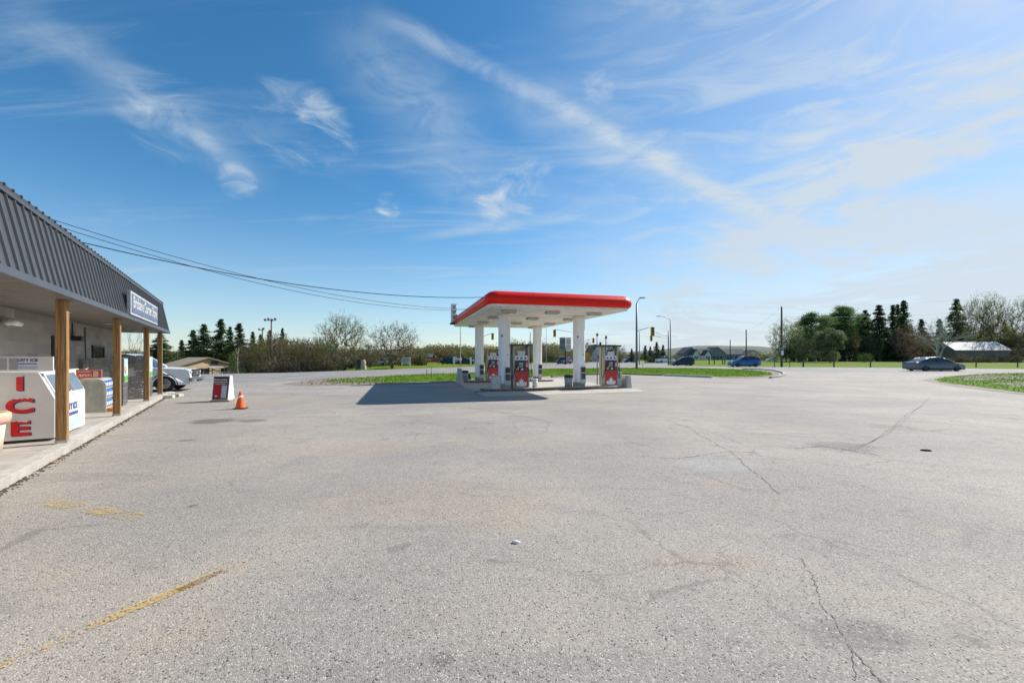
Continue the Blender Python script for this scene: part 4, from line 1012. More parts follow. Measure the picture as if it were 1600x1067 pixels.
    for xc in (xf, xr):
        for s_ in (-1, 1):
            y = s_ * (Wd / 2 - .13)
            wv = MB(); wv.lathe([(0, -.10), (wr * .72, -.11), (wr * .95, -.10), (wr, -.05), (wr, .05), (wr * .95, .10), (wr * .72, .11), (0, .10)], M_rubber, c=(0, 0, 0), n=24, axis='Y')
            wo_ = wv.build('wheel', t_, loc=(xc, y, wr))
            rm = MB(); rm.lathe([(0, .0), (wr * .60, .0), (wr * .66, .012), (wr * .60, .016), (wr * .25, .004), (wr * .2, .02), (0, .022)], mat('rim_' + kind + name, (.28, .28, .29) if 'white' in name or kind == 'pickup' else (.07, .07, .075), .35, .7), c=(0, 0, 0), n=20, axis='Y')
            for q in range(5):
                a = 2 * math.pi * q / 5; rm.box((math.cos(a) * wr * .4, .018, math.sin(a) * wr * .4), (wr * .42, .02, wr * .13), mat('rim_' + kind + name), M=Matrix.Rotation(-a, 3, 'Y'))
            ro = rm.build('rim', wo_); ro.location = (0, s_ * .105, 0); ro.scale = (1, s_, 1)
    fz = (.66 if kind != 'pickup' else 1.0) * k; rzz = (.86 if kind != 'pickup' else 1.0) * k
    for s_ in (-1, 1):
        MB().box((h - .16, s_ * Wd * .35, fz), (.30, .26, .13 * k), mat('headlight', (.6, .62, .65), .1, coat=.8), bev=.03).build('headlight', t_)
        MB().box((-h + .10, s_ * Wd * .37, rzz), (.18, .22, .14 * k), mat('taillight', (.30, .01, .01), .2, coat=.6), bev=.03).build('taillight', t_)
        MB().box((cab[-1][0] - .25, s_ * (Wd / 2 + .05), cab[-1][1] + .06), (.14, .16, .11), paint, bev=.03).build('mirror', t_)
    if detail:
        b = MB()
        for x in ((-.05, -1.05, .95) if kind != 'pickup' else (-.2, .95)):
            for s_ in (-1, 1): b.box((x - .15, s_ * (Wd / 2 * .985), (.62 if kind != 'pickup' else .85) * k), (.012, .012, .50 * k), M_dark)
        b.build('door_seam', t_)
        b = MB()
        for s_ in (-1, 1):
            for x in (-.45, .5): b.box((x - .1, s_ * (Wd / 2 + .0), (.84 if kind != 'pickup' else 1.08) * k), (.18, .03, .03), paint)
            b.box((0, s_ * (Wd / 2 * .99), z0 + .07), (xf - xr - 2 * ar - .05, .04, .10), M_dark)
        b.build('trim', t_)
    return t_
P_grey = mat('paint_slate', (.15, .16, .18), .38, .2, coat=.4, var=.02); P_blue = mat('paint_blue', (.03, .13, .38), .25, .3, coat=.9, var=.02)
P_black = mat('paint_black', (.02, .025, .04), .2, .2, coat=.9, var=.02); P_white = mat('paint_white', (.78, .79, .80), .3, coat=.8, var=.02)
P_lblue = mat('paint_light_blue', (.42, .50, .62), .3, .2, coat=.8, var=.02); P_red = mat('paint_red', (.40, .02, .03), .3, coat=.8, var=.02)
P_silver = mat('paint_silver', (.45, .50, .54), .3, .5, coat=.8, var=.02)
vehicle('parked_sedan', at(1458, 48.3), R(-3), 'slate grey coupe-like sedan driving past in front of the far right field', 'car', P_grey, 5.5, 2.0, 1.62, 'sedan')
bpy.data.objects['parked_sedan'].name = 'sedan'
vehicle('blue_suv', at(1162.5, 69.0, .006), R(180), 'bright blue suv on the road at the end of the green verge', 'car', P_blue, 4.75, 1.9, 1.76, 'suv')
vehicle('dark_hatchback', at(1066, 78.5, .006), R(184), 'dark navy hatchback on the road left of the blue suv', 'car', P_black, 4.1, 1.85, 1.66, 'hatch')
vehicle('light_pickup', at(984.5, 124, .006), R(186), 'light blue car beyond the junction behind the tall grey lamp pole', 'car', P_lblue, 4.4, 1.9, 1.7, 'hatch')
vehicle('black_suv', at(882, 96, .006), R(232), 'black suv waiting on the road left of the right near column', 'car', P_black, 4.5, 1.9, 1.72, 'suv')
vehicle('red_pickup', at(675, 116, -.03), R(8), 'red truck with a pale blue cap parked beyond the far grass', 'truck', P_red, 5.4, 2.0, 2.35, 'pickup')
b = MB(); b.box((0, 0, 0), (3.1, 1.95, .9), P_silver, bev=.2); o = b.build('truck_cap', bpy.data.objects['red_pickup']); o.location = (-1.3, 0, 2.0)
vehicle('small_red_car', at(652, 104, -.03), R(70), 'small red car half hidden left of the red truck', 'car', P_red, 3.9, 1.7, 1.45, 'hatch')
vehicle('black_van', at(702.5, 98, -.03), R(150), 'dark suv parked right of the red truck beside a white post', 'car', P_black, 4.4, 1.9, 1.8, 'suv')
vehicle('black_sedan', at(728, 96, -.03), R(160), 'dark low car parked just left of the far left column', 'car', P_black, 4.4, 1.8, 1.45, 'sedan')
vehicle('white_hatchback', at(1206, 165, -.03), R(175), 'distant white car right of the far houses', 'car', P_white, 4.2, 1.8, 1.5, 'hatch')
for i, (px, py, lb) in enumerate(((555, 574.6, 'silver car low behind the stone marker'), (592, 573.5, 'small white car between the two large bare trees'))):
    vehicle('distant_car', at(px, 84, -.06), R(172), lb, 'car', P_white if i else P_silver, 4.0, 1.7, 1.42, 'hatch', detail=False)
# white pickup at the store, with its own front details
TA = R(24)
tp = vehicle('white_pickup', G(258, 612) + Vector((-1.98 * math.cos(TA), -1.98 * math.sin(TA), 0)) + Vector((-math.sin(TA), math.cos(TA), 0)) * .92, TA, 'white heavy duty pickup truck parked past the end of the store', 'pickup truck', P_white, 5.9, 2.1, 1.74, 'pickup')
Mch = mat('chrome', (.75, .76, .78), .12, 1.0)
b = MB(); b.box((2.98, 0, .52), (.20, 2.0, .24), Mch, bev=.05); b.box((3.03, 0, .49), (.16, .8, .11), M_dark, bev=.02); b.build('bumper', tp)
b = MB(); b.box((2.925, 0, .84), (.05, 1.25, .36), M_dark, bev=.01)
for z in (.77, .91): b.box((2.955, 0, z), (.02, 1.2, .04), mat('grille_bar', (.12, .12, .13), .3))
b.box((2.965, 0, .84), (.03, .22, .09), mat('badge_gold', (.55, .42, .15), .3, .6)); b.build('grille', tp)
b = MB(); b.box((2.6, 0, .40), (.5, 1.6, .18), M_dark, bev=.03); b.build('skid_plate', tp)
b = MB()
for s_ in (-1, 1):
    pts = [(1.98 + .50 * math.cos(math.pi * k / 10), s_ * 1.045, .31 + .50 * math.sin(math.pi * k / 10)) for k in range(11)]; b.path(pts, .022, M_dark, 6)
b.build('fender_flare', tp)

# ------------------------------------------------------------------ poles, lamps and signals
def base_y(py): return (H * F) / (py - HZ)
def pole(name, px, Y, top, r_, label, cat, m=M_greysteel, group=None, r1=None, bot=None, z0=None):
    z = terr(at(px, Y).x, Y) if z0 is None else z0
    t_ = empty(name, at(px, Y, z), 0, label, cat, group); hh_ = zat(top, Y) - z
    MB().tube((0, 0, 0), (0, 0, hh_), r_, m, r1 or r_ * .7, n=10).build('pole', t_)
    return t_, hh_
def lamp(t_, hh_, Y, dx, dz, arm0=0):
    k = Y / F; e = Vector((dx * k, 0, hh_ + dz * k))
    MB().path([(0, 0, hh_ - arm0), (dx * k * .45, 0, hh_ + dz * k * .75), tuple(e)], .05, M_greysteel, n=6).build('lamp_arm', t_)
    MB().box(tuple(e + Vector((dx * k * .12, 0, -.03))), (.75, .30, .16), mat('lamp_head', (.38, .39, .40), .4, .4), bev=.05).build('lamp_head', t_)
def signal(t_, Y, dx, ztop, h_px, m=None):
    k = Y / F; zc_ = zat(ztop, Y) - t_.location.z; hgt = h_px * k; x = dx * k; w_ = hgt * .36
    b = MB(); b.box((x, 0, zc_ - hgt / 2), (w_, w_ * .8, hgt), M_yel, bev=w_ * .06); s_ = b.build('signal_head', t_)
    b = MB()
    for j in range(3): b.lathe([(0, 0), (w_ * .28, 0), (w_ * .28, .02), (0, .03)], M_dark, c=(x, -w_ * .42, zc_ - hgt * (.2 + .3 * j)), axis='Y', n=12); b.tube((x, -w_ * .40, zc_ - hgt * (.155 + .3 * j)), (x, -w_ * .9, zc_ - hgt * (.17 + .3 * j)), w_ * .26, M_dark, n=8)
    b.build('signal_lens', s_)
def arm(t_, Y, p0, p1, r_=.045):
    k = Y / F; f = lambda q: ((q[0] - t_['px']) * k, 0, zat(q[1], Y) - t_.location.z)
    MB().tube(f(p0), f(p1), r_, M_greysteel, n=6).build('mast_arm', t_)
def mkpole(name, px, Y, top, r_, label, cat, lampd=None, arms=(), sigs=(), m=M_greysteel):
    t_, hh_ = pole(name, px, Y, top, r_, label, cat, m); t_['px'] = px
    if lampd: lamp(t_, hh_, Y, *lampd)
    for a in arms: arm(t_, Y, *a)
    for s_ in sigs: signal(t_, Y, s_[0] - px, s_[1], s_[2])
    del t_['px']; return t_
mkpole('signal_pole', 994.7, 58, 474, .16, 'tall grey lamp pole with a yellow signal on its arm, standing on the verge', 'signal pole', (8, 9), [((994.7, 517.5), (1018, 510.5))], [(1019.5, 511, 14)])
mkpole('utility_pole', 999, 88, 518, .11, 'slim pole just right behind the tall lamp pole', 'pole', m=mat('pale_pole', (.30, .30, .30), .6))
mkpole('signal_pole', 1047.5, 92, 500, .14, 'grey street lamp curving left above the dark hatchback', 'street lamp', (-17, 6))
mkpole('signal_pole', 1044.3, 86, 517, .15, 'short grey mast with twin arms holding a far signal head', 'signal pole', None, [((1044.3, 526), (1021, 518.5)), ((1044.3, 529), (1018, 524.0))], [(1017.6, 524, 9)])
mkpole('signal_pole', 898, 88, 512, .13, 'signal mast hidden by the right near column, its arm reaching left', 'signal pole', None, [((898, 520.2), (868, 514.6))], [(866.6, 515, 11.5)])
mkpole('signal_pole', 903, 120, 522, .13, 'far signal mast behind the right near column, its arm reaching right', 'signal pole', None, [((903, 537), (925, 528.5))], [(927.2, 528, 8)])
mkpole('signal_pole', 748, 82, 512, .13, 'signal mast behind the far left column with one yellow head', 'signal pole', None, [((748, 528), (768, 521))], [(769.8, 520.5, 10.5)])
mkpole('light_pole', 719.5, 66, 500, .085, 'pale light pole rising left of the canopy columns', 'light pole', m=mat('pale_concrete_pole', (.50, .49, .44), .7))
o = MB().box((0, 0, 0), (.30, .2, .45), M_white).build('meter_box', bpy.data.objects['light_pole']); o.location = (0, -.12, 1.3)
mkpole('light_pole', 853.6, 96, 505, .07, 'thin light pole seen between the rear and right columns', 'light pole', m=mat('pale_concrete_pole'))
mkpole('utility_pole', 828.5, 120, 519, .13, 'dark utility pole beside the rear right column', 'utility pole', m=mat('pole_wood', (.11, .09, .075), .9))
for i, (px, Y, top, lb, sgn) in enumerate(((1221.3, 68, 480, 'tall weathered utility pole with a white notice at the field edge', 1), (1166, 105, 515, 'dark utility pole rising behind the blue suv', 0), (1141, 130, 531, 'short distant utility pole above the far houses', 0))):
    t_ = mkpole('utility_pole', px, Y, top, .17, lb, 'utility pole', m=mat('pole_wood'))
    if sgn:
        MB().box((.0, -.19, zat(551, Y)), (.42, .03, .75), mat('notice_white', (.7, .7, .72), .5)).box((0, -.19, zat(544, Y)), (.5, .1, .32), mat('box_grey', (.25, .25, .25), .5)).build('notice', t_)
        MB().tube((0, 0, zat(480, Y) - .1), (-.1, 0, zat(478, Y) + .1), .03, M_dark).build('insulator', t_)
M_wd = mat('pole_wood'); 
wire(at(1166, 105, zat(516, 105)), at(1221.3, 68, zat(479, 68)), .6, .010, 'faint line between the two utility poles by the field', rg='lines over the field')
wire(at(1221.3, 68, zat(479, 68)), at(1760, 80, zat(445, 80)), .9, .010, 'faint upper line leading right over the trees', rg='lines over the field')
wire(at(1221.3, 68, zat(496, 68)), at(1760, 80, zat(468, 80)), .9, .008, 'faint lower line leading right over the trees', rg='lines over the field')
wire(at(999, 88, zat(519, 88)), at(1166, 105, zat(518, 105)), 1.2, .012, 'faint line between the slim pole and the dark utility pole', rg='lines over the field')
# floodlight poles at left
for px, Y, top, lb, heads in ((424, 62, 499, 'taller timber floodlight pole with four lamps left of the round bare tree', (-1.0, -.5, 0, .5)), (410, 70, 514, 'shorter timber floodlight pole with a pair of lamps', (-.6, .1))):
    t_ = mkpole('floodlight_pole', px, Y, top, .13, lb, 'floodlight pole', m=mat('pole_wood')); z = zat(top, Y) - t_.location.z
    MB().box((sum(heads) / len(heads) * .5, 0, z - .18), (max(heads) - min(heads) * 1.0, .07, .07), M_greysteel).build('crossarm', t_)
    for k, hx in enumerate(heads): MB().lathe([(.05, -.2), (.19, .10), (.2, .18), (0, .2)], mat('flood_head', (.12, .13, .15), .4), c=(hx, 0, z - .05 + .12 * (k % 2)), axis='Y', n=10).build('floodlight', t_)
# pylon price sign seen from behind
Y = 90; pz = lambda py: zat(py, Y)
t_ = empty('pylon_sign', at(884, Y, -.03), 0, 'tall two-sided panel sign on a dark post behind the canopy', 'sign')
MB().tube((0, 0, 0), (0, 0, pz(547)), .13, M_dark).build('post', t_)
def face(x0, x1, m, n, name, ang):
    k = Y / F; a = (x0 - 884) * k; c = (x1 - 884) * k
    b = MB(); w_ = c - a; hh_ = pz(527) - pz(549)
    for j in range(n):
        z = pz(549) + (j + .5) * hh_ / n; b.box(((a + c) / 2, 0, z), (w_, .5, hh_ / n - .07), m[j % len(m)])
    b.box(((a + c) / 2, .05, pz(538)), (w_ - .04, .3, hh_), mat('sign_frame_dark', (.12, .12, .12), .5)); return b.build(name, t_)
face(874.5, 883.5, [mat('sign_grey', (.20, .21, .19), .5), mat('sign_grey2', (.13, .14, .14), .5)], 5, 'panel', 0); face(884.5, 892, [mat('sign_cream', (.72, .66, .58), .5), mat('sign_pink', (.66, .50, .45), .5)], 5, 'panel', 0)
# yard sign, stone marker, stakes and posts
t_ = empty('yard_sign', at(634, 74, -.03), 0, 'white yard sign with dark lines of print under the right bare tree', 'sign')
MB().box((0, 0, 1.02), (1.65, .08, 1.25), M_white).build('board', t_)
MB().box((-.72, 0, .2), (.08, .07, .4), M_white).box((.72, 0, .2), (.08, .07, .4), M_white).build('post', t_)
MB().box((.1, -.045, 1.32), (1.0, .01, .12), M_dark).box((0, -.045, 1.02), (1.4, .01, .14), M_navy).box((.05, -.045, .66), (1.0, .01, .12), M_navy).box((-.6, -.045, 1.4), (.2, .01, .16), M_dark).build('print', t_)
b = MB(); b.prism([(-.55, 0), (.62, 0), (.45, 1.32), (-.40, 1.32)], -.4, .4, mat('marker_dark', (.05, .05, .055), .5), Matrix(((1, 0, 0, 0), (0, 0, 1, 0), (0, 1, 0, 0), (0, 0, 0, 1))))
b.prism([(.10, 0), (.66, 0), (.50, 1.34), (.18, 1.34)], -.43, .43, mat('marker_beige', (.50, .42, .32), .7), Matrix(((1, 0, 0, 0), (0, 0, 1, 0), (0, 1, 0, 0), (0, 0, 0, 1))))
o = b.build('stone_marker', loc=at(564, 58, -.08)); tag(o, 'dark and beige stone marker standing in the grass left of the white yard sign', 'stone marker')
for px, py, top, lb in ((666.5, 587.5, 576.5, 'short thin stake left of its taller neighbour on the verge'), (674, 592, 571, 'taller thin dark stake on the verge left of the canopy'), (1026.5, 583, 576, 'short dark stake on the verge by the long concrete block'), (1005, 575, 568.5, 'thin leaning rod on the verge right of the lamp pole')):
    g = G(px, py); o = MB().tube((0, 0, 0), (0 if py != 575 else -.12, 0, (py - top) * g.y / F), .025 if py < 590 else .018, mat('stake_brown', (.07, .055, .045), .8), n=6).build('stake', loc=g); tag(o, lb, 'stake')
for px, Y, lb in ((709, 92, 'white marker post beside the dark suv'), (735.5, 88, 'white marker post nearest the far left column')):
    o = MB().box((0, 0, .8), (.35, .1, 1.6), M_white, bev=.01).build('marker_post', loc=at(px, Y, -.03)); tag(o, lb, 'marker post')
a_, b_ = G(1038, 587.2), G(1113, 590.2); d = b_ - a_
o = MB().box((0, 0, .08), (d.length, .22, .16), mat('parking_block', (.58, .53, .45), .85, dirt=.2), bev=.02).build('parking_block', loc=(a_ + b_) / 2, rz=math.atan2(d.y, d.x)); tag(o, 'long pale concrete block lying in front of the verge', 'concrete block')
# wire fence along the field
t_ = empty('field_fence', at(1200, 66.5, -.03), 0, 'weathered post and wire fence along the field beyond the road', 'fence')
for px, w_ in ((1146, .07), (1210, .06), (1234, .05), (1255, .12), (1303, .10), (1360, .09), (1440, .07), (1525, .08), (1590, .08), (1680, .08)):
    p = at(px, 66.5) - at(1200, 66.5); MB().tube((p.x, 0, 0), (p.x + .03, 0, 1.25), w_, mat('pole_wood'), n=7).build('post', t_)
for z in (.4, .75, 1.08): MB().tube((at(1146, 66.5).x - at(1200, 66.5).x, 0, z), (at(1680, 66.5).x - at(1200, 66.5).x, 0, z), .008, M_greysteel, n=4).build('wire', t_)
# second row of posts nearer the houses
t_ = empty('lot_fence', at(1110, 92, -.03), 0, 'row of short timber posts in the field before the far houses', 'fence')
for px, tp_ in ((1108, 558), (1116, 560.5), (1129, 559.5), (1132.5, 561)):
    p = at(px, 92) - at(1110, 92); MB().box((p.x, 0, (zat(tp_, 92)) / 2), (.16, .16, zat(tp_, 92)), mat('timber_grey', (.13, .10, .08), .9)).build('post', t_)
# rail fence by the tan building
def rails(px0, Y0, px1, Y1, label):
    A, B = at(px0, Y0), at(px1, Y1); A.z = terr(A.x, A.y); B.z = terr(B.x, B.y); t_ = empty('rail_fence', A, 0, label, 'fence'); n = 7
    for k in range(n + 1):
        p = A.lerp(B, k / n); z = terr(p.x, p.y) - A.z; q = p - A; MB().tube((q.x, q.y, z), (q.x, q.y, z + 1.15), .06, M_white, n=6).build('post', t_)
    q = B - A
    for z in (1.12, .6): MB().tube((0, 0, z), (q.x, q.y, q.z + z), .05, M_white, n=5).build('rail', t_)
rails(352, 74, 428, 62, 'pale metal rail fence between the tan building and the light poles')
rails(335, 92, 380, 84, 'farther pale rail fence right of the tan building')
for i, (px, lb, m) in enumerate(((421, 'blue and white boxes stacked at the foot of the light poles', mat('crate_blue', (.42, .48, .66), .6)), (436, 'yellowish crate by the trees right of the light poles', mat('crate_yellow', (.58, .50, .28), .6)))):
    p = at(px, 60); p.z = terr(p.x, p.y); b = MB(); b.box((0, 0, .35), (1.3, .9, .7), m, bev=.03); b.box((0, -.46, .35), (1.0, .02, .4), M_white if i == 0 else mat('crate_brown', (.3, .2, .1), .7))
    tag(b.build('crate', loc=p), lb, 'crate')

# ------------------------------------------------------------------ buildings in the distance
def gable_house(name, loc, rz, w_, d_, eave, ridge, mw, mr, label, cat='house', axis='x', windows=(), door=None, over=.35, chimney=None, extra=None):
    """footprint w_ x d_; ridge runs along x (axis='x') or along y"""
    t_ = empty(name, loc, rz, label, cat); b = MB()
    x, y = w_ / 2, d_ / 2
    if axis == 'x':
        vs = [(-x, -y, 0), (x, -y, 0), (x, y, 0), (-x, y, 0), (-x, -y, eave), (x, -y, eave), (x, y, eave), (-x, y, eave), (-x, 0, ridge), (x, 0, ridge)]
        fs = [(0, 1, 5, 4), (2, 3, 7, 6), (1, 2, 6, 9, 5), (3, 0, 4, 8, 7)]
        b.add(vs, fs, mw); b.build('wall', t_)
        r_ = MB(); o_ = over; s = (ridge - eave) / y
        for sg in (-1, 1):
            P_ = [(-x - o_, sg * (y + o_), eave - s * o_), (x + o_, sg * (y + o_), eave - s * o_), (x + o_, 0, ridge + .02), (-x - o_, 0, ridge + .02)]
            r_.add(P_ + [(p[0], p[1], p[2] + .18) for p in P_], [(0, 1, 2, 3), (4, 5, 6, 7), (0, 1, 5, 4), (1, 2, 6, 5), (2, 3, 7, 6), (3, 0, 4, 7)], mr)
    else:
        vs = [(-x, -y, 0), (x, -y, 0), (x, y, 0), (-x, y, 0), (-x, -y, eave), (x, -y, eave), (x, y, eave), (-x, y, eave), (0, -y, ridge), (0, y, ridge)]
        fs = [(0, 1, 5, 8, 4), (2, 3, 7, 9, 6), (1, 2, 6, 5), (3, 0, 4, 7)]
        b.add(vs, fs, mw); b.build('wall', t_)
        r_ = MB(); o_ = over; s = (ridge - eave) / x
        for sg in (-1, 1):
            P_ = [(sg * (x + o_), -y - o_, eave - s * o_), (sg * (x + o_), y + o_, eave - s * o_), (0, y + o_, ridge + .02), (0, -y - o_, ridge + .02)]
            r_.add(P_ + [(p[0], p[1], p[2] + .18) for p in P_], [(0, 1, 2, 3), (4, 5, 6, 7), (0, 1, 5, 4), (1, 2, 6, 5), (2, 3, 7, 6), (3, 0, 4, 7)], mr)
    rf = r_.build('roof', t_)
    for (wx, wz, ww, wh) in windows:
        f = MB().box((wx, -y - .03, wz), (ww + .16, .06, wh + .16), M_white).build('window', t_); MB().box((wx, -y - .07, wz), (ww, .03, wh), M_glass).build('pane', f)
    if door: MB().box((door[0], -y - .04, door[2] / 2), (door[1], .07, door[2]), mat('door_dark', (.06, .05, .05), .5)).build('door', t_)
    if chimney: MB().box((chimney[0], 0, ridge + .4), (.6, .6, 1.4), mat('chimney_brick', (.12, .07, .06), .9)).build('chimney', rf)
    return t_
# tan building at left on lower ground
M_tan = mat('tan_brick', (.62, .42, .27), .85, var=.10, vscale=9); M_tanr = mat('tan_roof', (.33, .25, .18), .8)
pB = at(310, 98, terr(at(310, 98).x, 98))
tb = gable_house('tan_building', pB, R(60), 12.6, 9, 2.15, 4.15, M_tan, M_tanr, 'low tan brick building with a wide shallow gable beyond the parking lot', 'building', 'y',
                 windows=(), over=.55)
for (x, w_, z, h_) in ((-4.4, 2.0, 1.2, 1.4), (-.9, 2.4, .95, 1.75), (3.4, 1.3, .95, 1.7)):
    f = MB().box((x, -4.53, z), (w_, .06, h_), M_dark).build('window', tb); MB().box((x, -4.57, z), (.07, .04, h_), mat('mullion', (.4, .33, .27), .6)).build('mullion', f)
MB().box((1.2, -4.55, .95), (.5, .1, 1.9), mat('downpipe_tan', (.40, .32, .2), .7)).build('pier', tb)
MB().box((2.2, -4.57, 2.02), (4.0, .06, .28), mat('sign_pale', (.72, .70, .66), .6)).build('sign_band', tb)
MB().box((1.3, -4.60, 3.05), (1.4, .10, .75), mat('round_sign_dark', (.05, .08, .12), .5), bev=.15).build('gable_sign', tb)
MB().box((0, -5.0, 2.18), (13.2, .10, .14), mat('eave_pale', (.5, .45, .38), .7)).build('fascia_board', tb)
# farmhouse
fh = gable_house('farmhouse', at(943, 150, -.03), R(8), 8.4, 7.5, 3.2, 5.9, mat('siding_grey', (.46, .50, .56), .7, var=.05), mat('shingle_dark', (.09, .085, .08), .9), 'pale grey farmhouse with two white dormers behind the sunlit pump', 'house', 'x',
                 windows=((-1.6, 1.6, .8, 1.3), (1.2, 1.6, .8, 1.3), (3.0, 1.6, .8, 1.3)), chimney=(-1.2,))
gw = gable_house('farmhouse_wing', at(927.5, 147.5, -.03), R(8), 4.2, 8.5, 3.0, 5.9, mat('siding_grey'), mat('shingle_dark'), 'front gabled wing of the grey farmhouse at its left end', 'house', 'y', windows=((.4, 1.7, .9, 1.3),))
for dx in (.9, 3.0):
    f = MB().box((dx, -2.3, 4.75), (1.2, 1.6, 1.1), M_white).build('dormer', fh); MB().prism([(-.8, 0), (.8, 0), (0, .75)], -1.0, .9, M_white, Matrix.Translation((dx, -2.2, 5.3)) @ Matrix(((1, 0, 0, 0), (0, 0, 1, 0), (0, 1, 0, 0), (0, 0, 0, 1)))).build('dormer_roof', f)
    MB().box((dx, -3.12, 4.75), (.6, .04, .7), M_glass).build('pane', f)
MB().tube((1.2, 0, 5.8), (1.2, 0, 8.2), .05, M_steel).box((1.2, 0, 8.2), (2.0, .06, .06), M_steel).box((1.2, 0, 7.9), (1.2, .05, .05), M_steel).build('antenna', fh)
# row of new houses
M_shd = mat('shingle_slate', (.085, .09, .10), .9); M_sgr = mat('siding_slate', (.22, .24, .27), .7); M_swh = mat('siding_white', (.72, .71, .68), .7); M_sbe = mat('siding_tan', (.42, .36, .29), .7)
HR = [(1074, 230, 9.2, 8, 3.6, 6.9, 'y', M_sgr, 'leftmost far house with a slate front gable'), (1084, 224, 3.6, 5, 3.1, 5.6, 'y', M_swh, 'small white gabled porch on the leftmost far house'),
      (1096, 236, 8.5, 8, 3.4, 6.2, 'x', M_sbe, 'far house with a long dark roof right of the white gabled porch'), (1103, 228, 3.4, 4, 3.0, 5.3, 'y', M_swh, 'far white gable in the middle of the house row'),
      (1114, 236, 9.5, 9, 3.5, 7.2, 'y', M_sgr, 'far house with the tallest dark gable in the row'), (1131, 240, 8.5, 8, 3.3, 5.9, 'x', mat('siding_blue', (.14, .26, .46), .7), 'blue sided far house in the row'),
      (1148, 245, 9.0, 8, 3.3, 6.2, 'x', M_sbe, 'tan far house behind the distant utility pole'), (1171, 240, 7.0, 7, 3.2, 5.6, 'y', M_swh, 'white gabled far house at the right end of the row'), (1180, 246, 6, 6, 3, 5.2, 'x', M_sgr, 'low grey far house peeking right of the last white gable')]
for (px, Y, w_, d_, e, r_, ax, mw, lb) in HR:
    gable_house('far_house', at(px, Y, -.03), R(6), w_, d_, e, r_, mw, M_shd, lb, 'house', ax, windows=((-w_ * .22, 1.6, w_ * .16, 1.2), (w_ * .22, 1.6, w_ * .16, 1.2)), door=(0, w_ * .1, 2.0))
# long shed at right
sh = gable_house('long_shed', at(1515, 142, -.03), R(-2), 17.5, 8, 4.0, 6.6, mat('shed_wall', (.20, .17, .15), .9, dirt=.3), mat('shed_roof', (.36, .36, .37), .6, .0, var=.08), 'long low shed with a pale metal roof at the right edge of the field', 'shed', 'x', door=(3, 2.2, 2.3))
# dump truck and white pickup far at the junction
dt = empty('dump_truck', at(1030, 128, 0), R(-10), 'distant red cab dump truck with a grey box near the junction', 'truck')
MB().box((.9, 0, 1.75), (1.7, 2.2, 1.9), P_red, bev=.12).box((1.9, 0, 1.2), (.8, 1.9, .9), P_red, bev=.12).build('cab', dt)
MB().box((1.2, 0, 2.15), (1.2, 2.25, .6), M_glass).build('window', dt)
MB().box((-1.7, 0, 1.9), (3.2, 2.3, 1.6), mat('box_dark_grey', (.15, .16, .18), .6, dirt=.3), bev=.05).build('dump_box', dt)
MB().box((-.4, 0, .75), (5.4, .9, .3), M_dark).build('chassis', dt)
for x in (1.7, -1.2, -2.5):
    for s_ in (-1, 1): w1 = MB(); w1.lathe([(0, -.15), (.48, -.15), (.5, 0), (.48, .15), (0, .15)], M_rubber, n=16, axis='Y'); w1.build('wheel', dt, loc=(x, s_ * .95, .5))
MB().tube((0, .8, 1), (0, .8, 3.1), .07, Mch).build('exhaust_stack', dt)
vehicle('far_white_pickup', at(1039, 112, 0), R(8), 'distant white pickup truck left of the dark hatchback', 'pickup truck', P_white, 5.0, 1.9, 1.9, 'pickup', detail=False)
# ------------------------------------------------------------------ vegetation
M_bark = mat('bark_grey_brown', (.17, .135, .105), .95, var=.3); M_barkl = mat('bark_pale', (.46, .43, .39), .85, var=.25, vscale=3)
M_barkd = mat('bark_dark', (.07, .055, .045), .95, var=.3)
LM = dict(olive=leafmat('leaf_olive', (.10, .10, .025), (.26, .25, .075)), brown=leafmat('leaf_brown', (.12, .082, .042), (.27, .20, .12)), bud=leafmat('leaf_bud', (.20, .22, .06), (.44, .46, .18)),
          spruce=leafmat('needle_dark', (.028, .056, .02), (.10, .16, .055), trans=.3), pine=leafmat('needle_pine', (.05, .11, .03), (.19, .30, .09), trans=.4),
          blue=leafmat('leaf_greygreen', (.12, .15, .07), (.28, .30, .16)), yellow=leafmat('leaf_yellow', (.35, .24, .02), (.65, .50, .05)), red=leafmat('leaf_russet', (.17, .10, .055), (.33, .21, .12)), green=leafmat('leaf_green', (.04, .09, .012), (.13, .22, .035)))
def seg_mesh(S, n=3):
    """S: array of (p0(3), p1(3), r0, r1) -> tapered prisms"""
    S = np.asarray(S); p0, p1, r0, r1 = S[:, :3], S[:, 3:6], S[:, 6], S[:, 7]
    d = p1 - p0; d /= np.linalg.norm(d, axis=1)[:, None] + 1e-9
    a = np.cross(d, np.where(np.abs(d[:, 2:3]) > .9, [[1., 0, 0]], [[0, 0, 1.]])); a /= np.linalg.norm(a, axis=1)[:, None] + 1e-9
    c = np.cross(d, a); V = []
    for (p, r) in ((p0, r0), (p1, r1)):
        for k in range(n): t = 2 * math.pi * k / n; V.append(p + (a * math.cos(t) + c * math.sin(t)) * r[:, None])
    V = np.stack(V, 1).reshape(-1, 3); N = len(S); base = (np.arange(N) * 2 * n)[:, None]
    Q = [base + np.array([[k, (k + 1) % n, n + (k + 1) % n, n + k]]) for k in range(n)]
    return V, np.concatenate(Q)
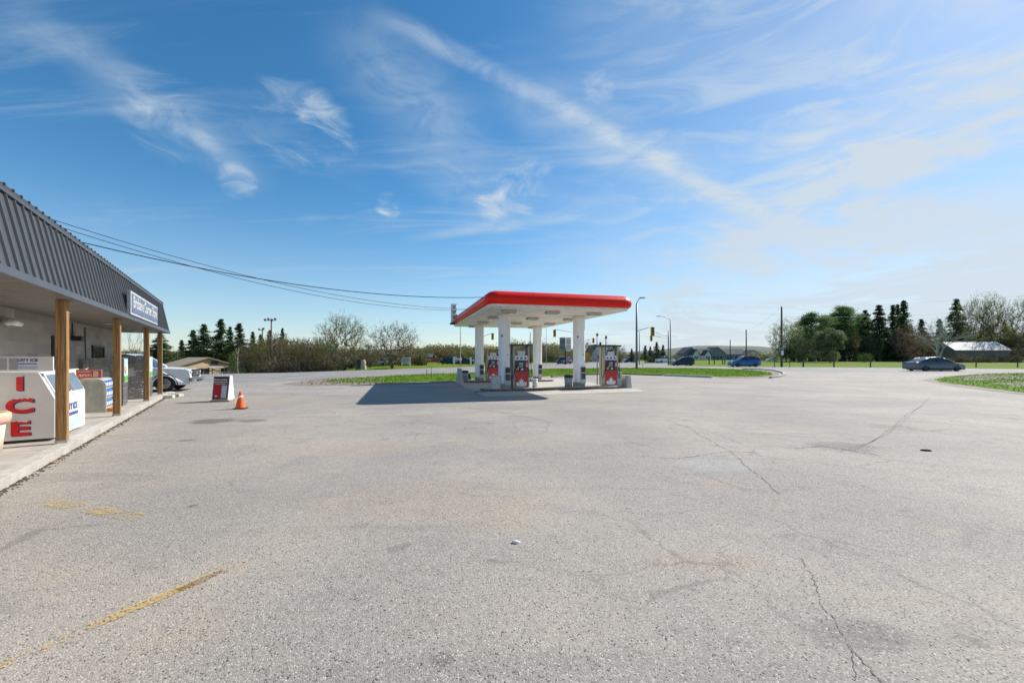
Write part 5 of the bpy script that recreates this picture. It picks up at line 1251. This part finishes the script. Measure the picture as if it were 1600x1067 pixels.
def tri_leaves(C, size, r, flat=0.0, n=None, direc=None, asp=1.0):
    """random triangles at C (as quads with one doubled edge avoided: real quads)"""
    N = len(C); u = r.normal(size=(N, 3)); 
    if direc is not None: u = direc + u * .35
    u /= np.linalg.norm(u, axis=1)[:, None]; v = np.cross(u, r.normal(size=(N, 3))); v /= np.linalg.norm(v, axis=1)[:, None]
    s = size * r.uniform(.55, 1.35, N)[:, None]
    V = np.stack([C - u * s, C - v * s * asp * .6, C + u * s, C + v * s * asp * .6], 1).reshape(-1, 3)
    return V, np.arange(4 * N).reshape(-1, 4)
def grow(r, h=10., levels=4, trunk_h=.25, spread=.6, nb=(5, 4, 4, 3), r0=.02, up=.25, multi=1, shape='round', width=.42):
    """returns segments and twig tips for a tree of height 1 * h"""
    S = []; tips = []
    def br(p, d, L, rad, lv):
        n = 3 if lv < 3 else 2; pts = [p]
        for k in range(n):
            d = d + r.normal(size=3) * .13 + np.array([0, 0, up * .12 * (1 if lv else .3)]); d = d / np.linalg.norm(d)
            q = p + d * L / n; ra, rb = rad * (1 - .5 * k / n), rad * (1 - .5 * (k + 1) / n)
            S.append([*p, *q, ra, rb]); p = q; pts.append(p)
        if lv >= levels: tips.append(p); tips.append((p + pts[-2]) / 2); return
        for j in range(nb[lv]):
            t = r.uniform(.35, 1.0) if j else 1.0; idx = min(n - 1, int(t * n)); base = pts[idx] + (pts[idx + 1] - pts[idx]) * (t * n - idx) if t < 1 else pts[-1]
            az = r.uniform(0, 2 * math.pi) + j * 2.4; tilt = r.uniform(.5, 1.05) * spread * (1.0 if j else .35)
            a = np.cross(d, [math.cos(az), math.sin(az), .1]); a /= np.linalg.norm(a) + 1e-9
            nd = d * math.cos(tilt) + a * math.sin(tilt); br(base, nd, L * r.uniform(.62, .82), rad * .52, lv + 1)
    for m_ in range(multi):
        d0 = np.array([0, 0, 1.]) if multi == 1 else np.array([r.normal() * .28, r.normal() * .28, 1.]); d0 /= np.linalg.norm(d0)
        br(np.array([r.normal() * .015 * (multi > 1), r.normal() * .015 * (multi > 1), 0.]), d0, trunk_h, r0 / (1 + .35 * (multi > 1)), 0)
    S = np.array(S); T = np.array(tips)
    zmax = max(S[:, 5].max(), .01); wmax = np.percentile(np.abs(np.concatenate([S[:, 3], S[:, 4]])), 98)
    f = np.array([width / wmax, width / wmax, 1 / zmax]) * h
    S[:, :3] *= f; S[:, 3:6] *= f; S[:, 6:] *= h; T = T * f
    return S, T
def tree_obj(name, parts, **kw):
    """parts: list of (partname, V, Q, material)"""
    t_ = empty(name, (0, 0, 0))
    for pn, V, Q, m in parts: npmesh(pn, V, Q, np.zeros(len(Q)), [m], t_)
    return t_
def bare(seed, leaf=None, nleaf=0, lsz=.10, tw=.0015, bark=M_bark, **kw):
    r = np.random.default_rng(seed); S, T = grow(r, **kw); S[:, 6:] = np.maximum(S[:, 6:], kw.get('h', 10) * tw)
    V, Q = seg_mesh(S); ps = [('trunk', V, Q, bark)]
    if leaf:
        C = T[r.integers(0, len(T), nleaf)] + r.normal(size=(nleaf, 3)) * kw.get('h', 10) * .018; V, Q = tri_leaves(C, lsz, r); ps.append(('crown', V, Q, LM[leaf]))
    return ps
def crown(seed, leaf='bud', nleaf=3000, lsz=.08, bark=M_bark, h=10., w=.42, z0=.16, N=420, stem=.20, lean=0., multi=1, tip=.0022, pw=2.1, flat=1.0, sub=3):
    """a round headed tree: twigs reach for points spread through the crown, limbs thicken by what they carry"""
    r = np.random.default_rng(seed); P = r.normal(size=(N, 3)); P /= np.linalg.norm(P, axis=1)[:, None]; P *= (r.uniform(.08, 1, N) ** .42)[:, None] * (1 + .10 * r.normal(size=N))[:, None]
    zc_ = z0 + (1 - z0) * .5; P = P * [w, w, (1 - z0) * .5 * flat] + [lean, 0, zc_]; P = P[P[:, 2] > z0 * .8]
    nodes = [[0, 0, 0.]]; par = [-1]; tips = []
    for m_ in range(multi):
        q = np.array([0, 0, 0.]); p = 0; d = np.array([r.normal() * .22, r.normal() * .22, 1.]) if multi > 1 else np.array([lean * .3, 0, 1.])
        for k in range(5): q = q + d * stem / 5 + r.normal(size=3) * .004; nodes.append(list(q)); par.append(p); p = len(nodes) - 1
    root = np.array([0, 0, stem]); P = P[np.argsort(np.linalg.norm((P - root) * [1, 1, .9], axis=1))]
    for t in P:
        A = np.array(nodes[3:]); dv = t - A; dist = np.linalg.norm(dv, axis=1); outw = np.linalg.norm(A - root, axis=1)
        cost = dist * (1 + .9 * np.maximum(0, -(dv[:, 2] / (dist + 1e-6)))) + .30 * np.maximum(0, outw - np.linalg.norm(t - root) * .95)
        j = int(np.argmin(cost)) + 3; a = np.array(nodes[j]); L = np.linalg.norm(t - a); n = max(2, int(L / .045)); p = j
        for k in range(1, n + 1):
            f = k / n; q = a + (t - a) * f + np.array([0, 0, -.10 * L * math.sin(math.pi * f)]) * (1 if L > .1 else .3) + r.normal(size=3) * .0045; nodes.append(list(q)); par.append(p); p = len(nodes) - 1
        tips.append(p)
    N_ = np.array(nodes) * h; wt = np.zeros(len(nodes))
    for p in tips: wt[p] += 1
    ch = np.zeros(len(nodes))
    for i in range(len(nodes) - 1, 0, -1):
        if wt[i] == 0: wt[i] = .5
        wt[par[i]] += wt[i]
    rad = tip * h * wt ** (1 / pw); S = []
    for i in range(1, len(nodes)): S.append([*N_[par[i]], *N_[i], min(rad[par[i]], rad[i] * 1.35), rad[i]])
    T = N_[tips]; tw = []
    for t in T:
        for k in range(sub):
            d = (t / h - root); d = d / (np.linalg.norm(d) + 1e-6) + r.normal(size=3) * .55 + [0, 0, .3]; d /= np.linalg.norm(d); e = t + d * h * r.uniform(.03, .075); tw.append([*(t - d * .01), *e, tip * h * .8, tip * h * .4])
    S = np.array(S + tw); V, Q = seg_mesh(S, 3); ps = [('trunk', V, Q, bark)]
    if leaf and nleaf:
        E = np.array(tw)[:, 3:6]; C = E[r.integers(0, len(E), nleaf)] + r.normal(size=(nleaf, 3)) * h * .012; V, Q = tri_leaves(C, lsz, r); ps.append(('crown', V, Q, LM[leaf]))
    return ps
def conifer(seed, h=10., w=.20, kind='spruce', dens=1.0, base=.06, irregular=.15):
    r = np.random.default_rng(seed); S = [[0, 0, 0, 0, 0, h * .97, h * .018, h * .003]]; C = []; Dd = []
    nl = int(34 * dens)
    for i in range(nl):
        z = base + (1 - base) * (i / nl) ** .95; wl = w * (1 - z) ** .95 * (1 + r.normal() * irregular) + .004
        for k in range(r.integers(6, 9)):
            az = r.uniform(0, 6.283); L = wl * r.uniform(.65, 1.2); dz = -.22 * L + (.25 * L if z > .8 else 0)
            e = np.array([math.cos(az) * L, math.sin(az) * L, dz]); zz = z + r.normal() * .006
            S.append([0, 0, zz * h, *(e * h + [0, 0, zz * h]), h * .003, h * .001])
            m_ = int(16 + L * 230)
            t = r.uniform(.12, 1.04, m_)[:, None]; c = t * e + [0, 0, zz] + np.stack([r.normal(size=m_) * .011, r.normal(size=m_) * .011, r.normal(size=m_) * .007 - .006], 1) + np.cross(e, [0, 0, 1]) * (r.uniform(-.28, .28, m_)[:, None] * (1.1 - t))
            C.append(c); Dd.append(np.repeat((e / np.linalg.norm(e) + [0, 0, -.2])[None], m_, 0))
    C = np.concatenate(C) * h; Dd = np.concatenate(Dd)
    V, Q = seg_mesh(np.array(S, float), 4); V2, Q2 = tri_leaves(C, h * .0125, r, direc=Dd, asp=.8)
    return [('trunk', V, Q, M_barkd), ('crown', V2, Q2, LM[kind])]
def pine(seed, h=10., w=.34, kind='pine'):
    r = np.random.default_rng(seed); S = [[0, 0, 0, 0, 0, h * .9, h * .02, h * .004]]; C = []
    for i in range(72):
        z = r.uniform(.14, .93); az = r.uniform(0, 6.283); prof_ = (1 - abs((z - .36) / .60) ** 1.9); L = w * max(.15, prof_) * r.uniform(.5, 1.15); rise = L * r.uniform(.2, .6) + .12 * L * (z > .6)
        e = np.array([math.cos(az) * L, math.sin(az) * L, rise]); S.append([0, 0, z * h, *(e * h + [0, 0, z * h]), h * .006, h * .002])
        for q in range(5):
            t = .35 + .16 * q + r.uniform(-.05, .05); cc = e * min(t, 1.02) + [0, 0, z] + r.normal(size=3) * .018; m_ = 75
            C.append(cc + r.normal(size=(m_, 3)) * [.027, .027, .019])
    C = np.concatenate(C) * h; V, Q = seg_mesh(np.array(S, float), 4); V2, Q2 = tri_leaves(C, h * .0105, r, asp=.5)
    return [('trunk', V, Q, M_barkd), ('crown', V2, Q2, LM[kind])]
def bushy(seed, h=10., w=.4, kind='olive', n=5200, low=.05, twig=True, sz=.012, multi=3):
    r = np.random.default_rng(seed); S, T = grow(r, h=h, levels=3, trunk_h=.3, spread=.8, nb=(5, 5, 4, 3), r0=.018, multi=multi, width=w * .95)
    k = 44; cc = r.normal(size=(k, 3)); cc /= np.linalg.norm(cc, axis=1)[:, None]; cc *= (r.uniform(.25, 1, k) ** .34)[:, None]
    cc = cc * [w * .72, w * .72, (1 - low) * .40] + [0, 0, low + (1 - low) * .47]; rad = r.uniform(.10, .20, k) * [w * 1.6]
    i = r.integers(0, k, n); p = r.normal(size=(n, 3)); p /= np.linalg.norm(p, axis=1)[:, None]; C = (cc[i] + p * rad[i][:, None] * (r.uniform(.3, 1, n) ** .5)[:, None] * [1, 1, .85]) * h
    C = C[C[:, 2] > .01 * h]; V, Q = seg_mesh(S); V2, Q2 = tri_leaves(C, h * sz, r)
    return [('trunk', V, Q, M_bark), ('crown', V2, Q2, LM[kind])]
PROTO = {}; USED = set()
def proto(key, f):
    if key not in PROTO: PROTO[key] = (f(), None)
    return PROTO[key][0]
MESH = {}
def place(key, parts_f, px, Y, top, width_px=None, name='tree', label=None, group=None, cat='tree', rz=0., base=None, hn=10., wn=None):
    """put a tree whose foot is at column px, depth Y, and whose top reaches row TOP"""
    if px > 1205: Y *= 1.4
    x = at(px, Y).x; z = terr(x, Y) if base is None else base; hgt = zat(top, Y) - z
    t_ = empty(name, (x, Y, z - .05), rz, label, cat, group)
    if key not in MESH:
        L = []
        for pn, V, Q, m in parts_f():
            me_o = npmesh(pn, V, Q, np.zeros(len(Q)), [m]); L.append((pn, me_o.data)); bpy.data.objects.remove(me_o)
        MESH[key] = L
        w_ = max(abs(v) for pn, me in L for v in [np.percentile(np.abs(vx(me)[:, 0]), 97)]); MESH[key + '#w'] = w_
    s = hgt / hn; sx = s if width_px is None else (width_px / 2 * Y / F) / MESH[key + '#w']
    for pn, me in MESH[key]: o_ = bpy.data.objects.new(pn, me); COL.objects.link(o_); o_.parent = t_
    t_.scale = (sx, sx, s); return t_
def vx(me):
    a = np.empty(len(me.vertices) * 3, np.float32); me.vertices.foreach_get('co', a); return a.reshape(-1, 3)
SP_ = [lambda s=s: conifer(s, w=w_) for s, w_ in ((1, .23), (2, .20), (3, .28))] + [lambda: conifer(7, w=.26, irregular=.45, dens=.8, base=.12), lambda: conifer(8, w=.21, irregular=.4, dens=.75, base=.2)]
def spruce(i, *a, **k):
    a = list(a); a[3] = a[3] * (1.25 if a[0] > 1205 else 1.0)
    i = (i + 3) if (int(a[0]) % 3 == 0 and i < 2) else i
    return place('spruce%d' % i, SP_[i], *a, name='spruce_tree', cat='spruce', **k)
# --- left group
L_ = [(0, 302, 88, 514, 30, 'dark conifer left of the broad green one above the tan building'), (2, 318.5, 84, 505, 36, 'broad green conifer above the tan building'), (0, 345, 82, 496.5, 30, 'tallest conifer right of the tan building ridge'),
      (1, 359.5, 84, 509, 20, 'narrow conifer between the two tallest left conifers'), (1, 374, 80, 503.5, 27, 'dark conifer with a bare trunk line left of the light poles'), (1, 395, 90, 517, 17, 'thin conifer tip just left of the light poles'),
      (0, 407, 96, 521, 16, 'small conifer tip behind the shorter light pole'), (1, 421.5, 92, 514.5, 16, 'conifer tip behind the taller light pole'), (2, 441.5, 86, 511.5, 18, 'conifer tip rising right of the taller light pole'),
      (0, 284, 95, 530, 20, 'small far conifer right of the last porch post'), (2, 250, 70, 522, 44, 'spreading conifer behind the last porch post'), (1, 233, 90, 541, 18, 'low conifer between the two farthest porch posts')]
for i, (k, px, Y, top, wpx, lb) in enumerate(L_): spruce(k, px, Y + 38, top, wpx * 1.40, label=lb, rz=i * 1.3, group='conifers behind the tan building')
# thickets: masses of leafless brush nobody could count
def thicket(name, pxs, Y0, Y1, tops, n, label, kinds=('brown', 'olive'), seed=1, fs=.16, fill=340, wid=(1.6, 3.2), twigs=True, low=0.0):
    r = np.random.default_rng(seed); Vs, Qs_, Ms = [], [], []; off = 0; mats = [LM[k] for k in kinds] + [M_barkd, M_bark]
    for i in range(n):
        t = r.uniform(0, 1); px = pxs[0] + (pxs[1] - pxs[0]) * t; Y = r.uniform(Y0, Y1); x = at(px, Y).x; z = terr(x, Y)
        top = np.interp(px, tops[0], tops[1]) + abs(r.normal()) * 5 + (0 if r.random() < .35 else 6); h = max(1.2, zat(top, Y) - z); w_ = r.uniform(*wid); k = r.integers(0, len(kinds))
        m_ = int(fill * (w_ * h) / 18); p = r.normal(size=(m_, 3)); p /= np.linalg.norm(p, axis=1)[:, None]; p *= (r.uniform(0, 1, m_) ** .4)[:, None]
        C = p * [w_ * .5, w_ * .5, h * .5 * (1 - low)] + [x, Y, z + h * (.5 + low / 2)]; C += r.normal(size=C.shape) * .25
        V, Q = tri_leaves(C, fs, r, asp=.55); Vs.append(V); Qs_.append(Q + off); Ms.append(np.full(len(Q), k)); off += len(V)
        if twigs:
            g = []
            for q in range(16):
                a = r.uniform(0, 6.28); l = r.uniform(.3, 1.0) * h * .98; b0 = np.array([x + r.normal() * .25, Y + r.normal() * .25, z]); e = b0 + [math.cos(a) * w_ * .5 * r.uniform(.2, 1), math.sin(a) * w_ * .5 * r.uniform(.2, 1), l]; md = (b0 + e) / 2 + [math.cos(a) * .15, math.sin(a) * .15, l * .1]
                g.append([*b0, *md, .045, .03]); g.append([*md, *e, .03, .010])
                for s_ in range(3): t2 = r.uniform(.2, .9); c0 = md + (e - md) * t2; g.append([*c0, *(c0 + r.normal(size=3) * [.5, .5, .3] + [0, 0, .55]), .013, .006])
            V, Q = seg_mesh(g); Vs.append(V); Qs_.append(Q + off); Ms.append(np.full(len(Q), len(kinds) + (1 if r.random() < .25 else 0))); off += len(V)
    o_ = npmesh(name, np.concatenate(Vs), np.concatenate(Qs_), np.concatenate(Ms), mats); tag(o_, label, 'woodland', kind='stuff'); return o_
TL = ([170, 230, 262, 300, 330, 380, 420, 460, 480, 520, 560, 600, 640, 662], [545, 540, 541, 542, 538, 541, 528, 522, 526, 536, 545, 546, 545, 546])
thicket('brush_thicket', (366, 520), 84, 104, TL, 130, 'tangled leafless brown and olive brush behind the left road', ('brown', 'olive', 'brown', 'green'), 3, fs=.17)
thicket('brush_thicket', (170, 385), 119, 135, TL, 110, 'leafless brush and scrub behind the tan building', ('brown', 'olive', 'green', 'olive'), 31, fs=.24, wid=(2.5, 4.5))
thicket('brush_thicket', (400, 520), 56, 62, ([380, 420, 480, 520], [560, 556, 556, 562]), 40, 'nearer brush along the left road edge under the light poles', ('brown', 'olive'), 4, fs=.14)
thicket('brush_thicket', (500, 665), 80, 105, TL, 100, 'leafless brush behind the two large bare trees', ('brown', 'olive', 'olive'), 5, fs=.20)
# individually visible trees
place('maple_a', lambda: crown(21, 'bud', 9000, .060, h=10, w=.42, z0=.14, N=800, stem=.20, tip=.0016, pw=2.25), 535, 57, 491, 72, label='round bare tree with pale buds and one short trunk, left of the other', name='bare_tree')
place('maple_b', lambda: crown(33, 'brown', 5000, .055, h=10, w=.46, z0=.10, N=800, stem=.10, multi=5, tip=.0016, pw=2.25), 613, 62, 503, 76, label='wide bare tree forking low into many limbs behind the white yard sign', name='bare_tree')
YT = [(392, 66, 533, 34, 'leafless young tree right of the pale birch trunk'), (408, 64, 527, 32, 'leafless brown tree behind the shorter light pole'), (424, 68, 520, 36, 'taller leafless brown tree behind the taller light pole'), (441, 64, 524, 36, 'leafless brown tree right of the taller light pole'),
      (456, 62, 527, 34, 'leafless tree above the yellowish crate'), (472, 66, 530, 30, 'leafless tree over the dark gap in the brush'), (486, 62, 530, 36, 'leafless olive tree midway to the round tree'), (502, 60, 527, 34, 'leafless tree just left of the round bare tree'), (518, 64, 530, 34, 'leafless tree behind the left side of the round bare tree'), (556, 70, 541, 34, 'low leafless tree between the two large bare trees'), (578, 72, 537, 34, 'leafless tree left of the low forking tree')]
for i, (px, Y, top, wpx, lb) in enumerate(YT):
    k = i % 3; place('young%d' % k, (lambda k=k: crown(210 + k, ('brown', 'olive', 'brown')[k], 5200, .11, h=10, w=.36, z0=.08, N=300, stem=.12, multi=(3, 1, 4)[k], tip=.0020, pw=2.2, sub=4)), px, Y, top, wpx, label=lb, rz=i * 1.9, name='young_tree', group='leafless young trees along the left road')
place('green_bush', lambda: bushy(41, kind='green', w=.5), 470, 66, 541, 34, label='greener leafing tree between the light poles and the round bare tree', name='leafing_tree')
place('yellow_bush', lambda: bushy(42, kind='green', w=.6, n=3600), 371, 76, 565, 24, label='low yellow green bush right of the tan building', name='bush', cat='bush')
place('birch', lambda: bare(51, None, 0, bark=M_barkl, h=10, levels=4, trunk_h=.35, spread=.45, nb=(4, 3, 3, 2), r0=.016, width=.25), 207, 60, 512, 30, label='thin pale bare tree seen under the porch roof, left of the third post', name='bare_tree')
place('birch', None, 219, 64, 518, 22, label='second thin pale bare tree seen against the third porch post', name='bare_tree', rz=2)
place('birch', None, 372.5, 74, 541, 10, label='short pale bare trunk in front of the dark conifers', name='bare_tree', rz=1)
# far woods along the horizon
M_hill = bpy.data.materials.new('wooded_hill'); M_hill.use_nodes = True; t = NT(M_hill.node_tree); pb = t.n['Principled BSDF']; oc = t.n.new('ShaderNodeTexCoord').outputs['Object']
c = t.mix(t.noise(oc, .09, 6, .8), (.055, .08, .055), (.15, .165, .12)); c = t.mix(t.ramp(t.noise(oc, .012, 4), .5, .62, 0, .7), c, (.13, .15, .12)); t.put(pb, 'Base Color', c); pb.inputs['Roughness'].default_value = 1  # muted hill tones, slight distance haze put into the colour
def hills(name, Y, prof_, dep, seed):
    r = random.Random(seed); vs = []; xs = [p[0] for p in prof_]; ts = [p[1] for p in prof_]; n = 160; rows = 5
    for j in range(rows):
        for i in range(n + 1):
            px = xs[0] + (xs[-1] - xs[0]) * i / n; top = np.interp(px, xs, ts); zt = zat(top, Y); s = j / (rows - 1)
            x = at(px, Y).x; y = Y - dep * (1 - s) ; vs.append((x, y + r.uniform(-3, 3), -.5 + (zt + .5) * math.sin(s * math.pi / 2) + r.uniform(-.5, .9) * (s > 0)))
    b = MB(); b.add(vs, [(j * (n + 1) + i, j * (n + 1) + i + 1, (j + 1) * (n + 1) + i + 1, (j + 1) * (n + 1) + i) for j in range(rows - 1) for i in range(n)], M_hill, True)
    tag(b.build(name), kind='structure')
hills('wooded_hills', 900, [(-200, 552), (200, 550), (500, 548), (620, 546), (660, 544), (700, 543), (760, 545), (830, 548), (950, 552), (1030, 547), (1055, 543.5), (1090, 540.5), (1130, 540), (1170, 541.5), (1180, 544.5), (1230, 545), (1300, 548), (1600, 548), (2200, 550)], 260, 2)
FW = ([640, 700, 745, 780, 820, 870, 900, 925, 960, 1000, 1060, 1100, 1180, 1240], [537, 536, 538, 537, 532, 536, 541, 552, 552, 550, 556, 557, 556, 553])
thicket('far_wood', (635, 905), 128, 190, FW, 230, 'mixed brown and olive spring wood on the horizon behind the canopy', ('brown', 'olive', 'blue', 'olive'), 8, fs=.36, fill=190, wid=(4, 8), twigs=False)
thicket('far_wood', (1170, 1225), 180, 230, ([1170, 1230], [549, 547]), 40, 'far brown wood right of the house row', ('brown', 'blue'), 9, fs=.45, fill=150, wid=(5, 9), twigs=False)
thicket('far_wood', (900, 1065), 170, 230, ([900, 1000, 1065], [549, 549, 552]), 60, 'far brown wood between the farmhouse and the house row', ('brown', 'olive'), 10, fs=.45, fill=150, wid=(5, 9), twigs=False)
for i, (px, Y, top, wpx, lb) in enumerate(((782, 118, 538, 26, 'bare tree seen between the two left columns'), (800, 112, 529, 30, 'bare tree topped with yellowish buds above the near left pump'), (818, 120, 533, 24, 'bare tree just left of the rear right column'), (845, 112, 531, 24, 'thin bare tree right of the rear right column'),
                                          (866, 118, 537, 28, 'bare tree below the left-reaching signal arm'), (916, 125, 533, 26, 'bare tree left of the farmhouse'), (968, 128, 541, 22, 'bare tree between the farmhouse and the lamp pole'))):
    k = 'ft%d' % (i % 3); place(k, (lambda i=i: crown(60 + i, 'bud' if i % 3 == 1 else 'brown', 3000, .10, h=10, w=.36, z0=.2, N=260, stem=.25, tip=.0026, pw=2.3)), px, Y, top, wpx, label=lb, rz=i, name='bare_tree', group='bare trees behind the canopy')
place('forsythia', lambda: bushy(71, kind='yellow', w=.45, n=4200, low=0), 917, 118, 549, 17, label='bright yellow flowering bush left of the farmhouse', name='flowering_bush', cat='bush')
for i, (px, Y, top, wpx, lb) in enumerate(((987, 122, 544, 13, 'dark conifer just left of the lamp pole'), (1008, 112, 539, 17, 'conifer right of the slim pole'), (1016, 120, 540.5, 14, 'conifer in the middle of the junction row'), (1026, 116, 533.5, 18, 'tallest conifer of the row by the red dump truck'), (1036, 122, 538, 14, 'rightmost conifer of the row by the red dump truck'), (965, 116, 552, 13, 'low dark conifer right of the farmhouse'))):
    spruce(i % 3, px, Y, top, wpx, label=lb, rz=i * 2.1, group='conifers by the junction')
# --- right group
place('leafy_tree', lambda: crown(81, 'bud', 9000, .075, h=10, w=.40, z0=.12, N=560, stem=.22, tip=.0015, pw=2.3), 1228, 100, 501, 46, label='pale budding tree behind the tall utility pole', name='budding_tree')
PN = [(0, 1268, 112, 488, 62, 'broad dark pine right of the budding tree'), (1, 1312, 118, 475.5, 72, 'largest bright green pine in the right grove'), (2, 1345, 122, 490, 50, 'green pine with spreading limbs left of the tall spruces'), (2, 1288, 124, 492, 48, 'pine half hidden between the two broad pines')]
for i, (k, px, Y, top, wpx, lb) in enumerate(PN): place('pine%d' % k, (lambda k=k: pine(90 + k, kind='pine')), px, Y, top, wpx, label=lb, rz=i * 1.9, name='pine_tree', cat='pine', group='pines in the right grove')
for i, (k, px, Y, top, wpx, lb) in enumerate(((1, 1352, 116, 483, 30, 'spruce tip behind the spreading pine'), (2, 1374, 112, 475, 40, 'tall open spruce in the middle of the right grove'), (1, 1395, 116, 474.5, 24, 'slim dark spruce left of its twin'), (1, 1402.5, 119, 474, 20, 'slim dark spruce twin beside the tallest one'), (0, 1412, 112, 467.5, 34, 'tallest dark spruce above the russet bush'), (2, 1495, 118, 465.5, 38, 'tall spruce behind the white birch'), (0, 1440, 122, 497, 24, 'spruce tip behind the russet bush'), (0, 1468, 128, 497, 26, 'spruce tip left of the tall spruce behind the birch'))):
    spruce(k, px, Y, top, wpx, label=lb, rz=i * 1.7, group='spruces in the right grove')
place('oval', lambda: bushy(101, kind='blue', w=.34, n=13000, low=.04, sz=.014, multi=1), 1297, 88, 504.5, 36, label='oval grey green tree in front of the dark pines', name='oval_tree')
place('russet', lambda: crown(102, 'red', 7000, .07, h=10, w=.42, z0=.05, N=520, stem=.08, multi=4, tip=.0017, pw=2.3), 1424, 104, 507, 44, label='russet leafless bush under the tallest spruce', name='russet_tree', cat='tree')
place('white_birch', lambda: bare(111, None, 0, bark=M_barkl, h=10, levels=4, trunk_h=.40, spread=.55, nb=(3, 3, 4, 3), r0=.019, tw=.0009, multi=4, width=.38), 1464, 92, 489, 62, label='white barked birch with several leaning trunks behind the grey sedan', name='birch_tree', cat='birch')
for i, (px, Y, top, wpx, lb) in enumerate(((1524, 112, 468, 44, 'bare spreading tree behind the left of the long shed'), (1548, 108, 460, 40, 'tallest bare tree behind the long shed'), (1594, 104, 469, 46, 'bare tree at the right edge of the frame'), (1640, 106, 465, 50, 'bare tree just outside the right edge'))):
    place('rt%d' % (i % 2), (lambda i=i: crown(120 + i, 'bud', 4200, .065, h=10, w=.30, z0=.30, N=560, stem=.34, tip=.0013, pw=2.3)), px, Y, top, wpx, label=lb, rz=i * 1.4, name='bare_tree', group='bare trees behind the shed')
place('shrub_low', lambda: bushy(131, kind='green', w=.6, n=3800, low=0), 1350, 90, 549, 24, label='low rounded green shrub at the foot of the spruces', name='shrub', cat='shrub')
for i, (px, Y, top, wpx, k, lb) in enumerate(((1250, 96, 522, 60, 'spruce', 'dark low evergreen mass under the broad dark pine'), (1510, 142, 505, 60, 'olive', 'olive leafing tree behind the shed roof'), (1560, 145, 500, 60, 'olive', 'yellowish leafing tree behind the right end of the shed'), (1588, 140, 515, 50, 'olive', 'olive thicket tree right of the shed'), (1590, 100, 541, 50, 'brown', 'low brown bush right of the shed'))):
    place('mass_' + k, (lambda k=k: bushy(140 + len(k), kind=k, w=.5, n=7000, low=0, sz=.013)), px, Y, top, wpx, label=lb, rz=i * 1.1, name='leafing_tree' if k != 'spruce' else 'evergreen_tree')
thicket('brush_thicket', (1232, 1466), 150, 178, ([1232, 1270, 1330, 1480], [530, 508, 508, 518]), 120, 'dark brush and undergrowth filling the foot of the right grove', ('spruce', 'brown', 'spruce', 'olive'), 12, fs=.26, fill=200, wid=(2.5, 4.5))
thicket('brush_thicket', (1480, 1720), 198, 225, ([1480, 1560, 1720], [512, 505, 510]), 80, 'olive brush behind the long shed', ('olive', 'brown', 'green'), 13, fs=.24, fill=260, wid=(3, 5))
thicket('low_scrub', (1466, 1600), 124, 133, ([1466, 1600], [552, 549]), 60, 'low brown scrub along the foot of the long shed', ('brown', 'olive'), 14, fs=.15, fill=420, wid=(1.5, 3))
